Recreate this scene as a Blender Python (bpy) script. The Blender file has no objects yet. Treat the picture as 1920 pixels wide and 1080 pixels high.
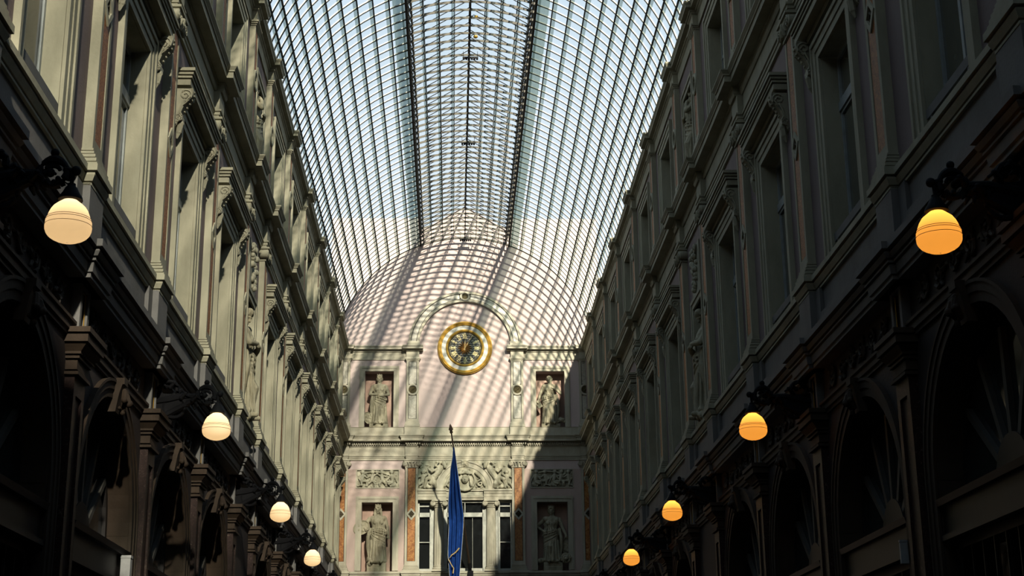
import bpy, math, random
from mathutils import Vector, Matrix
random.seed(7)
PI = math.pi
sin, cos = math.sin, math.cos
SC = bpy.context.scene
COL = SC.collection
MAT = {}

# ------------------------------------------------------------------ camera, sky, sun, exposure
F_PX, PITCH, YAW, ROLL = 2815.4, math.radians(17.047), math.radians(2.359), math.radians(-0.571)
CAM = Vector((-0.415, 0.0, 1.6))
fwd = Vector((sin(YAW)*cos(PITCH), cos(YAW)*cos(PITCH), sin(PITCH)))
r0 = Vector((cos(YAW), -sin(YAW), 0)); u0 = r0.cross(fwd)
rgt = cos(ROLL)*r0 + sin(ROLL)*u0
upv = -sin(ROLL)*r0 + cos(ROLL)*u0
cd = bpy.data.cameras.new('camera'); cam = bpy.data.objects.new('camera', cd); COL.objects.link(cam)
M = Matrix((rgt, upv, -fwd)).transposed().to_4x4(); M.translation = CAM
cam.matrix_world = M
cd.sensor_fit = 'HORIZONTAL'; cd.sensor_width = 36; cd.lens = F_PX/1920*36
cd.clip_end = 500; cd.clip_start = 0.05
SC.camera = cam

W = bpy.data.worlds.new('sky'); SC.world = W; W.use_nodes = True
nt = W.node_tree; nt.nodes.clear()
wo = nt.nodes.new('ShaderNodeOutputWorld'); bg = nt.nodes.new('ShaderNodeBackground')
tc = nt.nodes.new('ShaderNodeTexCoord'); sx_ = nt.nodes.new('ShaderNodeSeparateXYZ'); cr = nt.nodes.new('ShaderNodeValToRGB')
nt.links.new(tc.outputs['Generated'], sx_.inputs[0]); nt.links.new(sx_.outputs['Z'], cr.inputs[0])
cr.color_ramp.elements[0].position = 0.0; cr.color_ramp.elements[0].color = (0.86, 0.88, 0.86, 1)
cr.color_ramp.elements[1].position = 1.0; cr.color_ramp.elements[1].color = (0.34, 0.52, 0.80, 1)
e = cr.color_ramp.elements.new(0.34); e.color = (0.73, 0.83, 0.91, 1)
e = cr.color_ramp.elements.new(0.62); e.color = (0.52, 0.69, 0.87, 1)
nt.links.new(cr.outputs[0], bg.inputs['Color']); bg.inputs['Strength'].default_value = 1.08
nt.links.new(bg.outputs[0], wo.inputs[0])

SUN_DIR = Vector((-0.40, 2.0, -1.0)).normalized()
sd = bpy.data.lights.new('sun', 'SUN'); sun = bpy.data.objects.new('sun', sd); COL.objects.link(sun)
sd.energy = 11.5; sd.color = (1.0, 0.92, 0.76); sd.angle = math.radians(1.0)
sun.rotation_euler = SUN_DIR.to_track_quat('-Z', 'Y').to_euler(); sun.location = (10, -40, 40)

SC.view_settings.view_transform = 'Standard'; SC.view_settings.look = 'None'
SC.view_settings.exposure = 0.0; SC.view_settings.gamma = 1.0
SC.view_settings.use_curve_mapping = False
SC.cycles.transparent_max_bounces = 16
SC.cycles.max_bounces = 6; SC.cycles.diffuse_bounces = 2

# ------------------------------------------------------------------ materials
def new_mat(name):
    m = bpy.data.materials.new(name); m.use_nodes = True
    MAT[name] = m
    n = m.node_tree.nodes
    return m, m.node_tree, n['Principled BSDF']

def stone(name, c1, c2, scale=2.0, rough=0.75, bump=0.15, streak=True):
    m, t, p = new_mat(name)
    g = t.nodes.new('ShaderNodeNewGeometry')
    mp = t.nodes.new('ShaderNodeMapping'); t.links.new(g.outputs['Position'], mp.inputs[0])
    if streak: mp.inputs['Scale'].default_value = (1, 1, 0.35)
    n1 = t.nodes.new('ShaderNodeTexNoise'); n1.inputs['Scale'].default_value = scale; n1.inputs['Detail'].default_value = 8
    n1.inputs['Roughness'].default_value = 0.65
    t.links.new(mp.outputs[0], n1.inputs['Vector'])
    r = t.nodes.new('ShaderNodeValToRGB'); t.links.new(n1.outputs['Fac'], r.inputs[0])
    r.color_ramp.elements[0].position = 0.32; r.color_ramp.elements[0].color = (*c2, 1)
    r.color_ramp.elements[1].position = 0.60; r.color_ramp.elements[1].color = (*c1, 1)
    t.links.new(r.outputs[0], p.inputs['Base Color'])
    p.inputs['Roughness'].default_value = rough; p.inputs['Specular IOR Level'].default_value = 0.2
    n2 = t.nodes.new('ShaderNodeTexNoise'); n2.inputs['Scale'].default_value = 30; n2.inputs['Detail'].default_value = 6
    t.links.new(g.outputs['Position'], n2.inputs['Vector'])
    b = t.nodes.new('ShaderNodeBump'); b.inputs['Strength'].default_value = bump; b.inputs['Distance'].default_value = 0.02
    t.links.new(n2.outputs['Fac'], b.inputs['Height']); t.links.new(b.outputs[0], p.inputs['Normal'])
    return m

def marble(name, cols, scale=6.0, rough=0.25, dist=2.5):
    m, t, p = new_mat(name)
    g = t.nodes.new('ShaderNodeNewGeometry')
    n1 = t.nodes.new('ShaderNodeTexNoise'); n1.inputs['Scale'].default_value = scale; n1.inputs['Detail'].default_value = 10
    n1.inputs['Roughness'].default_value = 0.7; n1.inputs['Distortion'].default_value = dist
    t.links.new(g.outputs['Position'], n1.inputs['Vector'])
    r = t.nodes.new('ShaderNodeValToRGB'); t.links.new(n1.outputs['Fac'], r.inputs[0])
    els = r.color_ramp.elements
    k = len(cols)
    for i, c in enumerate(cols):
        pos = 0.3 + 0.4*i/(k-1)
        if i < 2: el = els[i]; el.position = pos
        else: el = els.new(pos)
        el.color = (*c, 1)
    t.links.new(r.outputs[0], p.inputs['Base Color'])
    p.inputs['Roughness'].default_value = rough
    return m

def plain(name, c, rough=0.5, metal=0.0, spec=0.3):
    m, t, p = new_mat(name)
    g = t.nodes.new('ShaderNodeNewGeometry')
    n1 = t.nodes.new('ShaderNodeTexNoise'); n1.inputs['Scale'].default_value = 9; n1.inputs['Detail'].default_value = 5
    t.links.new(g.outputs['Position'], n1.inputs['Vector'])
    r = t.nodes.new('ShaderNodeValToRGB'); t.links.new(n1.outputs['Fac'], r.inputs[0])
    r.color_ramp.elements[0].position = 0.3; r.color_ramp.elements[0].color = (*[x*0.75 for x in c], 1)
    r.color_ramp.elements[1].position = 0.7; r.color_ramp.elements[1].color = (*c, 1)
    t.links.new(r.outputs[0], p.inputs['Base Color'])
    p.inputs['Roughness'].default_value = rough; p.inputs['Metallic'].default_value = metal
    p.inputs['Specular IOR Level'].default_value = spec
    return m

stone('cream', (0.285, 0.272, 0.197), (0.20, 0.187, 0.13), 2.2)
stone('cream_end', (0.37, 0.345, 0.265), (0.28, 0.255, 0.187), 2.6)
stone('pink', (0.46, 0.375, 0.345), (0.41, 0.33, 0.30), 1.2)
stone('pink_dimmed', (0.39, 0.30, 0.258), (0.33, 0.25, 0.213), 1.2)  # same pink plaster, with the light's fading towards the bottom put into its colour
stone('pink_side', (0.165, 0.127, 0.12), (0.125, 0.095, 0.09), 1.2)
stone('niche_pink', (0.36, 0.245, 0.19), (0.29, 0.195, 0.15), 1.5)
stone('statue_stone', (0.30, 0.275, 0.19), (0.17, 0.15, 0.095), 7.0, bump=0.3)
stone('relief_stone', (0.34, 0.325, 0.24), (0.22, 0.20, 0.135), 9.0, bump=0.3)
stone('grey_stone', (0.125, 0.122, 0.116), (0.095, 0.092, 0.086), 2.0)
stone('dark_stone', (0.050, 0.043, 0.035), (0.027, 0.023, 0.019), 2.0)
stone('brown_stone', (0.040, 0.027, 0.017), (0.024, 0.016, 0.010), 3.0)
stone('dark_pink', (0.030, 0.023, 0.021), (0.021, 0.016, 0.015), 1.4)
marble('orange_marble', [(0.06, 0.016, 0.005), (0.20, 0.070, 0.018), (0.31, 0.14, 0.038), (0.40, 0.25, 0.10)], 9.0, 0.25, 1.5)
marble('bronze_marble', [(0.02, 0.007, 0.003), (0.15, 0.047, 0.012), (0.30, 0.115, 0.030), (0.55, 0.27, 0.09)], 16.0, 0.5)
for k_ in ('bronze_marble',): MAT[k_].node_tree.nodes['Principled BSDF'].inputs['Specular IOR Level'].default_value = 0.08
marble('grey_marble', [(0.16, 0.145, 0.11), (0.30, 0.28, 0.22), (0.38, 0.36, 0.29)], 5.0, 0.3)
marble('dark_marble', [(0.007, 0.004, 0.003), (0.020, 0.010, 0.008), (0.026, 0.013, 0.010), (0.13, 0.10, 0.075)], 16.0, 0.5, 2.5)
MAT['dark_marble'].node_tree.nodes['Principled BSDF'].inputs['Specular IOR Level'].default_value = 0.15
marble('green_marble', [(0.10, 0.10, 0.06), (0.22, 0.21, 0.14), (0.30, 0.28, 0.19)], 12.0, 0.4)
plain('black_iron', (0.006, 0.006, 0.007), 0.7, 0.0, 0.08)
plain('rib_iron', (0.018, 0.018, 0.016), 0.7, 0.0, 0.1)
plain('rib_white', (0.62, 0.60, 0.53), 0.6)
plain('rib_tan', (0.085, 0.077, 0.058), 0.6)
plain('gold', (0.50, 0.30, 0.055), 0.38, 0.55)
plain('pale_gold', (0.66, 0.55, 0.26), 0.4, 0.2)
plain('white_enamel', (0.50, 0.49, 0.42), 0.4)
plain('dial_dark', (0.045, 0.045, 0.042), 0.18)
plain('amber', (0.22, 0.10, 0.015), 0.35)
plain('medal_bronze', (0.055, 0.045, 0.025), 0.6, 0.0, 0.1)
plain('medal_disc', (0.065, 0.054, 0.026), 0.7, 0.0, 0.1)
plain('dark_recess', (0.03, 0.028, 0.024), 0.7)
plain('frame_white', (0.40, 0.40, 0.34), 0.5)
plain('frame_blue', (0.26, 0.285, 0.28), 0.5)
plain('dark_wood', (0.014, 0.012, 0.011), 0.5)
plain('flag_blue', (0.009, 0.042, 0.19), 0.85, 0.0, 0.1)
plain('flag_fringe', (0.42, 0.42, 0.38), 0.8)
plain('cord_gold', (0.42, 0.30, 0.12), 0.7)
plain('sign_white', (0.30, 0.30, 0.29), 0.6)
plain('floor_stone', (0.035, 0.033, 0.03), 0.6)
plain('pole_dark', (0.03, 0.02, 0.014), 0.4)

def window_glass(name, c):
    m, t, p = new_mat(name)
    g = t.nodes.new('ShaderNodeNewGeometry')
    n1 = t.nodes.new('ShaderNodeTexNoise'); n1.inputs['Scale'].default_value = 1.6
    t.links.new(g.outputs['Position'], n1.inputs['Vector'])
    b = t.nodes.new('ShaderNodeBump'); b.inputs['Strength'].default_value = 0.15; b.inputs['Distance'].default_value = 0.05
    t.links.new(n1.outputs['Fac'], b.inputs['Height']); t.links.new(b.outputs[0], p.inputs['Normal'])
    p.inputs['Base Color'].default_value = (*c, 1); p.inputs['Roughness'].default_value = 0.06
    return m
window_glass('dark_glass', (0.008, 0.009, 0.009))
window_glass('shop_glass', (0.022, 0.025, 0.023))
plain('bar_grey', (0.055, 0.053, 0.046), 0.6)
window_glass('curtain_glass', (0.085, 0.085, 0.065))

def clear_glass(name, tint, diff, kd, kg=0.05):
    m, t, p = new_mat(name); t.nodes.remove(p)
    o = t.nodes['Material Output']
    tr = t.nodes.new('ShaderNodeBsdfTransparent'); tr.inputs[0].default_value = (*tint, 1)
    df = t.nodes.new('ShaderNodeBsdfDiffuse'); df.inputs[0].default_value = (*diff, 1)
    tl = t.nodes.new('ShaderNodeBsdfTranslucent'); tl.inputs[0].default_value = (*diff, 1)
    gl = t.nodes.new('ShaderNodeBsdfGlossy'); gl.inputs[1].default_value = 0.1
    m0 = t.nodes.new('ShaderNodeMixShader'); m0.inputs[0].default_value = 0.5
    t.links.new(df.outputs[0], m0.inputs[1]); t.links.new(tl.outputs[0], m0.inputs[2])
    m1 = t.nodes.new('ShaderNodeMixShader'); m1.inputs[0].default_value = kd
    t.links.new(tr.outputs[0], m1.inputs[1]); t.links.new(m0.outputs[0], m1.inputs[2])
    m2 = t.nodes.new('ShaderNodeMixShader'); m2.inputs[0].default_value = kg
    t.links.new(m1.outputs[0], m2.inputs[1]); t.links.new(gl.outputs[0], m2.inputs[2])
    t.links.new(m2.outputs[0], o.inputs[0])
    return m
clear_glass('roof_glass', (0.97, 0.985, 0.985), (0.7, 0.72, 0.70), 0.03, 0.01)
clear_glass('overlap_glass', (0.72, 0.77, 0.76), (0.34, 0.35, 0.32), 0.20, 0.01)
clear_glass('skirt_glass', (0.66, 0.73, 0.72), (0.46, 0.50, 0.48), 0.32, 0.03)

def globe_mat(name, ct, cdif, k):
    m, t, p = new_mat(name); t.nodes.remove(p)
    o = t.nodes['Material Output']
    tl = t.nodes.new('ShaderNodeBsdfTranslucent'); tl.inputs[0].default_value = (*ct, 1)
    df = t.nodes.new('ShaderNodeBsdfDiffuse'); df.inputs[0].default_value = (*cdif, 1)
    a = t.nodes.new('ShaderNodeMixShader'); a.inputs[0].default_value = k
    t.links.new(tl.outputs[0], a.inputs[1]); t.links.new(df.outputs[0], a.inputs[2])
    t.links.new(a.outputs[0], o.inputs[0])
globe_mat('globe_amber', (0.86, 0.53, 0.155), (0.50, 0.36, 0.20), 0.36)
globe_mat('globe_cream', (0.86, 0.74, 0.56), (0.62, 0.56, 0.44), 0.40)

# ------------------------------------------------------------------ mesh builder (canonical frame: x = out of the wall, y = along it, z = up)
class MB:
    def __init__(s): s.v = []; s.f = []; s.m = []; s.cur = 0
    def add(s, vs, fs):
        b = len(s.v); s.v += [tuple(x) for x in vs]
        for f in fs: s.f.append([b+i for i in f]); s.m.append(s.cur)
    def box(s, x0, x1, y0, y1, z0, z1):
        s.add([(x0,y0,z0),(x1,y0,z0),(x1,y1,z0),(x0,y1,z0),(x0,y0,z1),(x1,y0,z1),(x1,y1,z1),(x0,y1,z1)],
              [(0,3,2,1),(4,5,6,7),(0,1,5,4),(1,2,6,5),(2,3,7,6),(3,0,4,7)])
        return s
    def mould(s, prof, y0, y1, dv=0.0):          # prof: closed (x, z) outline, run along y
        n = len(prof); x_back = min(p[0] for p in prof)
        P = [(x+(dv if x > x_back+1e-6 else 0), z) for x, z in prof]
        s.add([(x,y0,z) for x,z in P]+[(x,y1,z) for x,z in P],
              [(i,(i+1)%n,n+(i+1)%n,n+i) for i in range(n)]+[tuple(range(n-1,-1,-1)), tuple(range(n,2*n))])
        return s
    def wrap(s, prof, y0, y1, ref=0.0, dv=0.0):  # moulding that returns round both ends: a loft of rectangles
        xb = min(p[0] for p in prof); pr = [(x, z) for x, z in prof if x > xb+1e-6]
        vs = []
        for x, z in pr:
            e = x-ref
            vs += [(xb, y0-e, z), (x+dv, y0-e, z), (x+dv, y1+e, z), (xb, y1+e, z)]
        k = len(pr)
        fs = [(4*i+j, 4*i+(j+1)%4, 4*i+4+(j+1)%4, 4*i+4+j) for i in range(k-1) for j in range(4)]
        fs += [(0,3,2,1), (4*k-4,4*k-3,4*k-2,4*k-1)]
        s.add(vs, fs); return s
    def plate(s, pts, x0, x1):                    # outline in (y, z), thick along x
        n = len(pts)
        s.add([(x0,y,z) for y,z in pts]+[(x1,y,z) for y,z in pts],
              [(i,(i+1)%n,n+(i+1)%n,n+i) for i in range(n)]+[tuple(range(n-1,-1,-1)), tuple(range(n,2*n))])
        return s
    def side(s, pts, y0, y1): return s.mould([(a,b) for a,b in pts], y0, y1)
    def tube(s, path, r, n=6, closed=False):
        P = [Vector(p) for p in path]; k = len(P); rings = []
        R = r if isinstance(r, (list, tuple)) else [r]*k
        ref = Vector((0.13, 0.21, 1)).normalized()
        for i in range(k):
            a = P[i-1] if (i > 0 or closed) else P[i]; c = P[(i+1) % k] if (i < k-1 or closed) else P[i]
            d = (c-a).normalized()
            q = ref if abs(d.dot(ref)) < 0.9 else Vector((1, 0.1, 0))
            e1 = d.cross(q).normalized(); e2 = d.cross(e1)
            rings.append([P[i]+R[i]*(cos(2*PI*j/n)*e1+sin(2*PI*j/n)*e2) for j in range(n)])
        vs = [p for g in rings for p in g]; fs = []
        for i in range(k if closed else k-1):
            for j in range(n):
                fs.append((i*n+j, i*n+(j+1)%n, ((i+1)%k)*n+(j+1)%n, ((i+1)%k)*n+j))
        if not closed: fs += [tuple(range(n-1,-1,-1)), tuple(range((k-1)*n, k*n))]
        s.add(vs, fs); return s
    def ball(s, c, r, nu=10, nv=7):
        if not isinstance(r, (tuple, list)): r = (r, r, r)
        vs = [(c[0],c[1],c[2]-r[2])]
        for i in range(1, nv):
            t = -PI/2+PI*i/nv
            vs += [(c[0]+r[0]*cos(t)*cos(2*PI*j/nu), c[1]+r[1]*cos(t)*sin(2*PI*j/nu), c[2]+r[2]*sin(t)) for j in range(nu)]
        vs.append((c[0],c[1],c[2]+r[2])); L = len(vs)-1; fs = []
        for j in range(nu):
            fs.append((0, 1+(j+1)%nu, 1+j)); fs.append((L, L-nu+j, L-nu+(j+1)%nu))
        for i in range(nv-2):
            for j in range(nu):
                a = 1+i*nu; fs.append((a+j, a+(j+1)%nu, a+nu+(j+1)%nu, a+nu+j))
        s.add(vs, fs); return s
    def limb(s, pts, rs, n=8):                    # rounded chain
        for p, r in zip(pts, rs): s.ball(p, r, 8, 6)
        s.tube(pts, rs, n); return s
    def lathe(s, prof, c=(0,0,0), n=20, axis='z', cap=True):
        vs = []; k = len(prof)
        for r, h in prof:
            for j in range(n):
                a = 2*PI*j/n
                if axis == 'z': vs.append((c[0]+r*cos(a), c[1]+r*sin(a), c[2]+h))
                elif axis == 'x': vs.append((c[0]+h, c[1]+r*cos(a), c[2]+r*sin(a)))
                else: vs.append((c[0]+r*cos(a), c[1]+h, c[2]+r*sin(a)))
        fs = [(i*n+j, i*n+(j+1)%n, (i+1)*n+(j+1)%n, (i+1)*n+j) for i in range(k-1) for j in range(n)]
        if cap: fs += [tuple(range(n-1,-1,-1)), tuple(range((k-1)*n, k*n))]
        s.add(vs, fs); return s
    def arc_band(s, yc, zc, r1, r2, x0, x1, a0=0.0, a1=PI, n=20):   # solid curved band in the wall plane
        vs = []
        for i in range(n+1):
            a = a0+(a1-a0)*i/n
            for r in (r1, r2):
                for x in (x0, x1): vs.append((x, yc+r*cos(a), zc+r*sin(a)))
        fs = []
        for i in range(n):
            b = 4*i; q = b+4
            fs += [(b+1,b+3,q+3,q+1), (b,q,q+2,b+2), (b,b+1,q+1,q), (b+2,q+2,q+3,b+3)]
        fs += [(0,2,3,1), (4*n,4*n+1,4*n+3,4*n+2)]
        s.add(vs, fs); return s
    def spiral(s, c, r0_, r1_, turns, r, axis='y', n=18, a0=0.0, sgn=1):
        pts = []
        for i in range(n+1):
            t = i/n; a = a0+sgn*2*PI*turns*t; q = r0_+(r1_-r0_)*t
            if axis == 'y': pts.append((c[0]+q*cos(a), c[1], c[2]+q*sin(a)))
            else: pts.append((c[0], c[1]+q*cos(a), c[2]+q*sin(a)))
        s.tube(pts, r, 5); return s
    def mesh(s, name, mats, smooth=False):
        me = bpy.data.meshes.new(name); me.from_pydata(s.v, [], s.f)
        for m in (mats if isinstance(mats, (list, tuple)) else [mats]): me.materials.append(MAT[m])
        if len(set(s.m)) > 1: me.polygons.foreach_set('material_index', s.m)
        import bmesh
        b = bmesh.new(); b.from_mesh(me); bmesh.ops.recalc_face_normals(b, faces=b.faces[:]); b.to_mesh(me); b.free()
        if smooth:
            me.shade_smooth(); me.set_sharp_from_angle(angle=0.7)
        me.update(); return me

def grooved(prof, d=0.014, h=0.010):            # fine shadow line at every step of a moulding
    out = [prof[0]]
    for (x0, z0), (x1, z1) in zip(prof, prof[1:]):
        if abs(x1-x0) > 0.008 and abs(z1-z0) < 0.012 and min(x0, x1) > 0.03 and out[-1] == (x0, z0):
            m = min(x0, x1)-d; z = max(z0, z1)
            if x1 < x0: out += [(x1, z1), (m, z1), (m, z1+h), (x1, z1+h)]
            else: out += [(x0, z0-h*.2), (m, z0), (m, z1), (x1, z1)] if False else [(x1, z1)]
        else: out.append((x1, z1))
    return out
def link(name, me, parent=None, loc=(0,0,0), rz=0.0):
    o = bpy.data.objects.new(name, me); COL.objects.link(o)
    o.location = loc; o.rotation_euler = (0, 0, rz)
    if parent: o.parent = parent
    return o
def empty(name, loc=(0,0,0), rz=0.0, parent=None):
    o = link(name, None, parent, loc, rz); o.empty_display_size = 0.2; return o
def tag(o, label=None, cat=None, group=None, kind=None):
    if label: o['label'] = label
    if cat: o['category'] = cat
    if group: o['group'] = group
    if kind: o['kind'] = kind
    return o
def copy_tree(o, parent=None):
    c = o.copy(); COL.objects.link(c)
    if parent: c.parent = parent
    for ch in o.children: copy_tree(ch, c)
    return c
def remeshed(mb, name, mat, voxel, smooth_it=0):
    me = mb.mesh(name+'_raw', mat); o = bpy.data.objects.new(name, me); COL.objects.link(o)
    md = o.modifiers.new('r', 'REMESH'); md.mode = 'VOXEL'; md.voxel_size = voxel; md.use_smooth_shade = True
    if smooth_it:
        sm = o.modifiers.new('s', 'SMOOTH'); sm.iterations = smooth_it; sm.factor = 0.5
    dg = bpy.context.evaluated_depsgraph_get(); dg.update()
    m2 = bpy.data.meshes.new_from_object(o.evaluated_get(dg)); m2.name = name
    bpy.data.objects.remove(o); bpy.data.meshes.remove(me)
    if not m2.materials: m2.materials.append(MAT[mat])
    m2.shade_smooth()
    return m2

# ------------------------------------------------------------------ plan of the gallery
XW, YE, YB = 4.105, 49.57, -12.5            # wall planes, end wall, back wall
B, NB = 3.604, 2.578                         # wide and narrow bay
PW = 0.42                                    # pilaster width
P = [14.02+(i-2)*B for i in range(6)]        # near edges of the pilasters
P.append(P[-1]+NB)
while P[-1]+B < 46: P.append(P[-1]+B)
NICHE_BAY = 5
PC = [p+PW/2 for p in P]
BC = [(P[i]+PW+(P[i+1] if i+1 < len(P) else P[i]+B))/2 for i in range(len(P))]
RV, ZV = 4.46, 14.17                         # vault radius and centre height
ORD = ['first', 'second', 'third', 'fourth', 'fifth', 'sixth', 'seventh', 'eighth', 'ninth', 'tenth', 'eleventh', 'twelfth']

# ------------------------------------------------------------------ shell
def wall_mesh(us):                            # us: +1 left wall (y = Y), -1 right wall (y = -Y)
    mb = MB()
    T = -0.35
    def bx(a, b, z0, z1, x1=0.0, x0=T):
        y0, y1 = sorted((us*a, us*b)); mb.box(x0, x1, y0, y1, z0, z1)
    bx(YB, P[0], 0, 15.0)
    ends = P[1:]+[YE]
    for i, (p, q) in enumerate(zip(P, ends)):
        c = BC[i]
        bx(p, q, 5.4, 7.15); 
        if i == NICHE_BAY:
            h = 0.46
            bx(p, q, 0, 5.4)
            for z0, z1, zt in ((7.15, 9.4, 12.0), (12.0, 13.62, 15.0)):
                bx(p, c-h, z0, z1); bx(c+h, q, z0, z1); bx(p, q, z1, zt)
                bx(c-h, c+h, z0, z1, T+0.02, T-0.1)
        else:
            h = 0.65
            for z0, z1, zt in ((7.15, 9.7, 12.05), (12.05, 13.75, 15.0)):
                bx(p, c-h, z0, z1); bx(c+h, q, z0, z1); bx(p, q, z1, zt)
            R, zs = 1.3, 3.95
            bx(p, c-R, 0, 5.4); bx(c+R, q, 0, 5.4)
            N = 24
            for k in range(N):
                a0, a1 = PI*k/N, PI*(k+1)/N
                ya, yb = us*(c+R*cos(a0)), us*(c+R*cos(a1)); za, zb = zs+R*sin(a0), zs+R*sin(a1)
                mb.add([(0,ya,za),(0,yb,zb),(0,yb,5.4),(0,ya,5.4),(T,ya,za),(T,yb,zb)], [(0,1,2,3),(0,4,5,1)])
    return mb
SIDES = {}
for nm, us, x, rz, lab in (('left', 1, -XW, 0.0, 'sunlit left gallery wall of pale stone and pink plaster'), ('right', -1, XW, PI, 'shaded right gallery wall of pale stone and pink plaster')):
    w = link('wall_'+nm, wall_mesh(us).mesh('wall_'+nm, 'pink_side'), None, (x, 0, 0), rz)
    tag(w, lab, None, None, 'structure'); SIDES[nm] = (w, us)

# -- pieces shared by all pilasters
def recessed_shaft(z0, z1, pz0, pz1, w=PW, d=0.105, pw=0.275, rec=0.03):
    mb = MB(); h = w/2; k = pw/2
    mb.box(-0.02, d, -h, -k, z0, z1); mb.box(-0.02, d, k, h, z0, z1)
    mb.box(-0.02, d, -k, k, z0, pz0); mb.box(-0.02, d, -k, k, pz1, z1)
    mb.cur = 1; mb.box(-0.02, d-rec-0.012, -k, k, pz0, pz1)
    return mb
def split_panel(z0, z1, zc, gap, notch, k=0.120, x0=0.05, x1=0.098):
    if notch: lo = [(-k,z0),(k,z0),(k,zc-gap),(0,zc-gap-notch*0) if False else (0,zc-gap-k),(-k,zc-gap)]
    else: lo = [(-k,z0),(k,z0),(k,zc-gap),(-k,zc-gap)]
    a = MB().plate(lo, x0, x1); b = MB().plate([(-y, 2*zc-z) if False else (y, 2*zc-z) for y, z in lo][::-1], x0, x1)
    return a, b

def first_floor_pilaster_meshes(stone_m, inlay_m, gild):
    d = {}
    d['shaft'] = recessed_shaft(7.33, 10.56, 7.46, 10.53).mesh('pilaster_shaft', [stone_m, 'dark_recess'])
    a, b = split_panel(7.47, 10.52, 8.995, 0.07, 1)
    d['inlay_a'] = a.mesh('inlay', inlay_m); d['inlay_b'] = b.mesh('inlay', inlay_m)
    mb = MB(); zc = 8.995
    for s1 in range(4):
        a0, a1 = s1*PI/2, (s1+1)*PI/2
        R, r = 0.195, 0.115
        mb.plate([(R*cos(a0)*0.92, zc+R*sin(a0)*1.05), (R*cos(a1)*0.92, zc+R*sin(a1)*1.05), (r*cos(a1)*0.92, zc+r*sin(a1)*1.05), (r*cos(a0)*0.92, zc+r*sin(a0)*1.05)], 0.05, 0.118)
    d['diamond'] = mb.mesh('diamond_frame', stone_m)
    mb = MB().plate([(0.105, zc), (0, zc+0.12), (-0.105, zc), (0, zc-0.12)], 0.05, 0.088)
    mb.limb([(0.09, 0.05, zc-0.01), (0.095, 0, zc+0.03), (0.09, -0.05, zc)], [0.015, 0.022, 0.015]).limb([(0.09, 0.03, zc-0.05), (0.09, -0.03, zc-0.04)], [0.012, 0.014])
    d['diamond_core'] = mb.mesh('diamond_core', 'medal_bronze')
    d['base'] = MB().wrap([(-0.02,7.14),(0.18,7.14),(0.18,7.175),(0.15,7.178),(0.15,7.188),(0.165,7.19),(0.165,7.225),(0.135,7.228),(0.135,7.238),(0.15,7.24),(0.15,7.27),(0.115,7.273),(0.115,7.283),(0.13,7.285),(0.13,7.31),(0.108,7.312),(0.108,7.32),(0.12,7.322),(0.12,7.345),(-0.02,7.345)], -PW/2, PW/2, 0.105).mesh('pilaster_base', stone_m)
    # capital: necking, two scrolls, leaf, abacus
    mb = MB()
    mb.box(-0.02, 0.125, -0.225, 0.225, 10.54, 10.575); mb.box(-0.02, 0.115, -0.20, 0.20, 10.575, 10.70)
    mb.wrap([(-0.02,10.735),(0.165,10.735),(0.165,10.76),(0.19,10.77),(0.19,10.805),(-0.02,10.805)], -0.19, 0.19, 0.105)
    for sg in (-1, 1):
        mb.lathe([(0.001,0.0),(0.07,0.0),(0.085,0.02),(0.085,0.15),(0.07,0.165),(0.001,0.165)], (0.0, sg*0.235, 10.665), 14, 'x')
        mb.spiral((0.168, sg*0.235, 10.665), 0.07, 0.012, 1.6, 0.012, 'x', 16, PI/2, -sg)
        mb.limb([(0.15, sg*0.10, 10.60), (0.17, sg*0.10, 10.66), (0.165, sg*0.12, 10.70)], [0.02, 0.03, 0.02])
    mb.limb([(0.14, 0, 10.585), (0.165, 0, 10.64), (0.175, 0, 10.71)], [0.025, 0.035, 0.03])
    mb.tube([(0.15, -0.2, 10.72), (0.15, 0.2, 10.72)], 0.022, 6)
    d['capital'] = mb.mesh('capital', stone_m, True)
    return d
def pedestal_mesh(m):
    return MB().box(-0.02, 0.135, -0.28, 0.28, 6.28, 6.95).mesh('pedestal', m)

def upper_pilaster_meshes(stone_m, inlay_m):
    d = {}
    d['shaft'] = recessed_shaft(12.10, 14.24, 12.19, 14.17).mesh('pilaster_shaft', [stone_m, 'dark_recess'])
    zc = 13.19
    a = MB().plate([(-0.12,12.205),(0.12,12.205),(0.12,zc-0.2),(-0.12,zc-0.2)], 0.05, 0.098)
    b = MB().plate([(-0.12,zc+0.2),(0.12,zc+0.2),(0.12,14.155),(-0.12,14.155)], 0.05, 0.098)
    d['inlay_a'] = a.mesh('inlay', inlay_m); d['inlay_b'] = b.mesh('inlay', inlay_m)
    mb = MB().lathe([(0.132,0.05),(0.20,0.05),(0.205,0.115),(0.19,0.13),(0.15,0.13),(0.132,0.11),(0.132,0.05)], (0,0,zc), 24, 'x', False)
    d['ring'] = mb.mesh('medallion_ring', stone_m, True)
    d['disc'] = MB().lathe([(0.130,0.05),(0.130,0.085),(0.001,0.085)], (0,0,zc), 24, 'x').limb([(0.085,-0.05,zc-0.05),(0.092,0.0,zc+0.02),(0.085,0.06,zc+0.05)], [0.02,0.03,0.018]).mesh('medallion_disc', 'medal_disc', True)
    d['base'] = MB().wrap([(-0.02,11.92),(0.15,11.92),(0.15,11.99),(0.135,12.0),(0.135,12.05),(0.12,12.06),(0.12,12.1),(-0.02,12.1)], -PW/2, PW/2, 0.105).mesh('pilaster_base', stone_m)
    d['capital'] = MB().wrap([(-0.02,14.2),(0.12,14.2),(0.12,14.22),(0.14,14.23),(0.14,14.25),(0.16,14.26),(0.16,14.29),(-0.02,14.29)], -PW/2, PW/2, 0.105).mesh('capital', stone_m)
    return d

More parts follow.
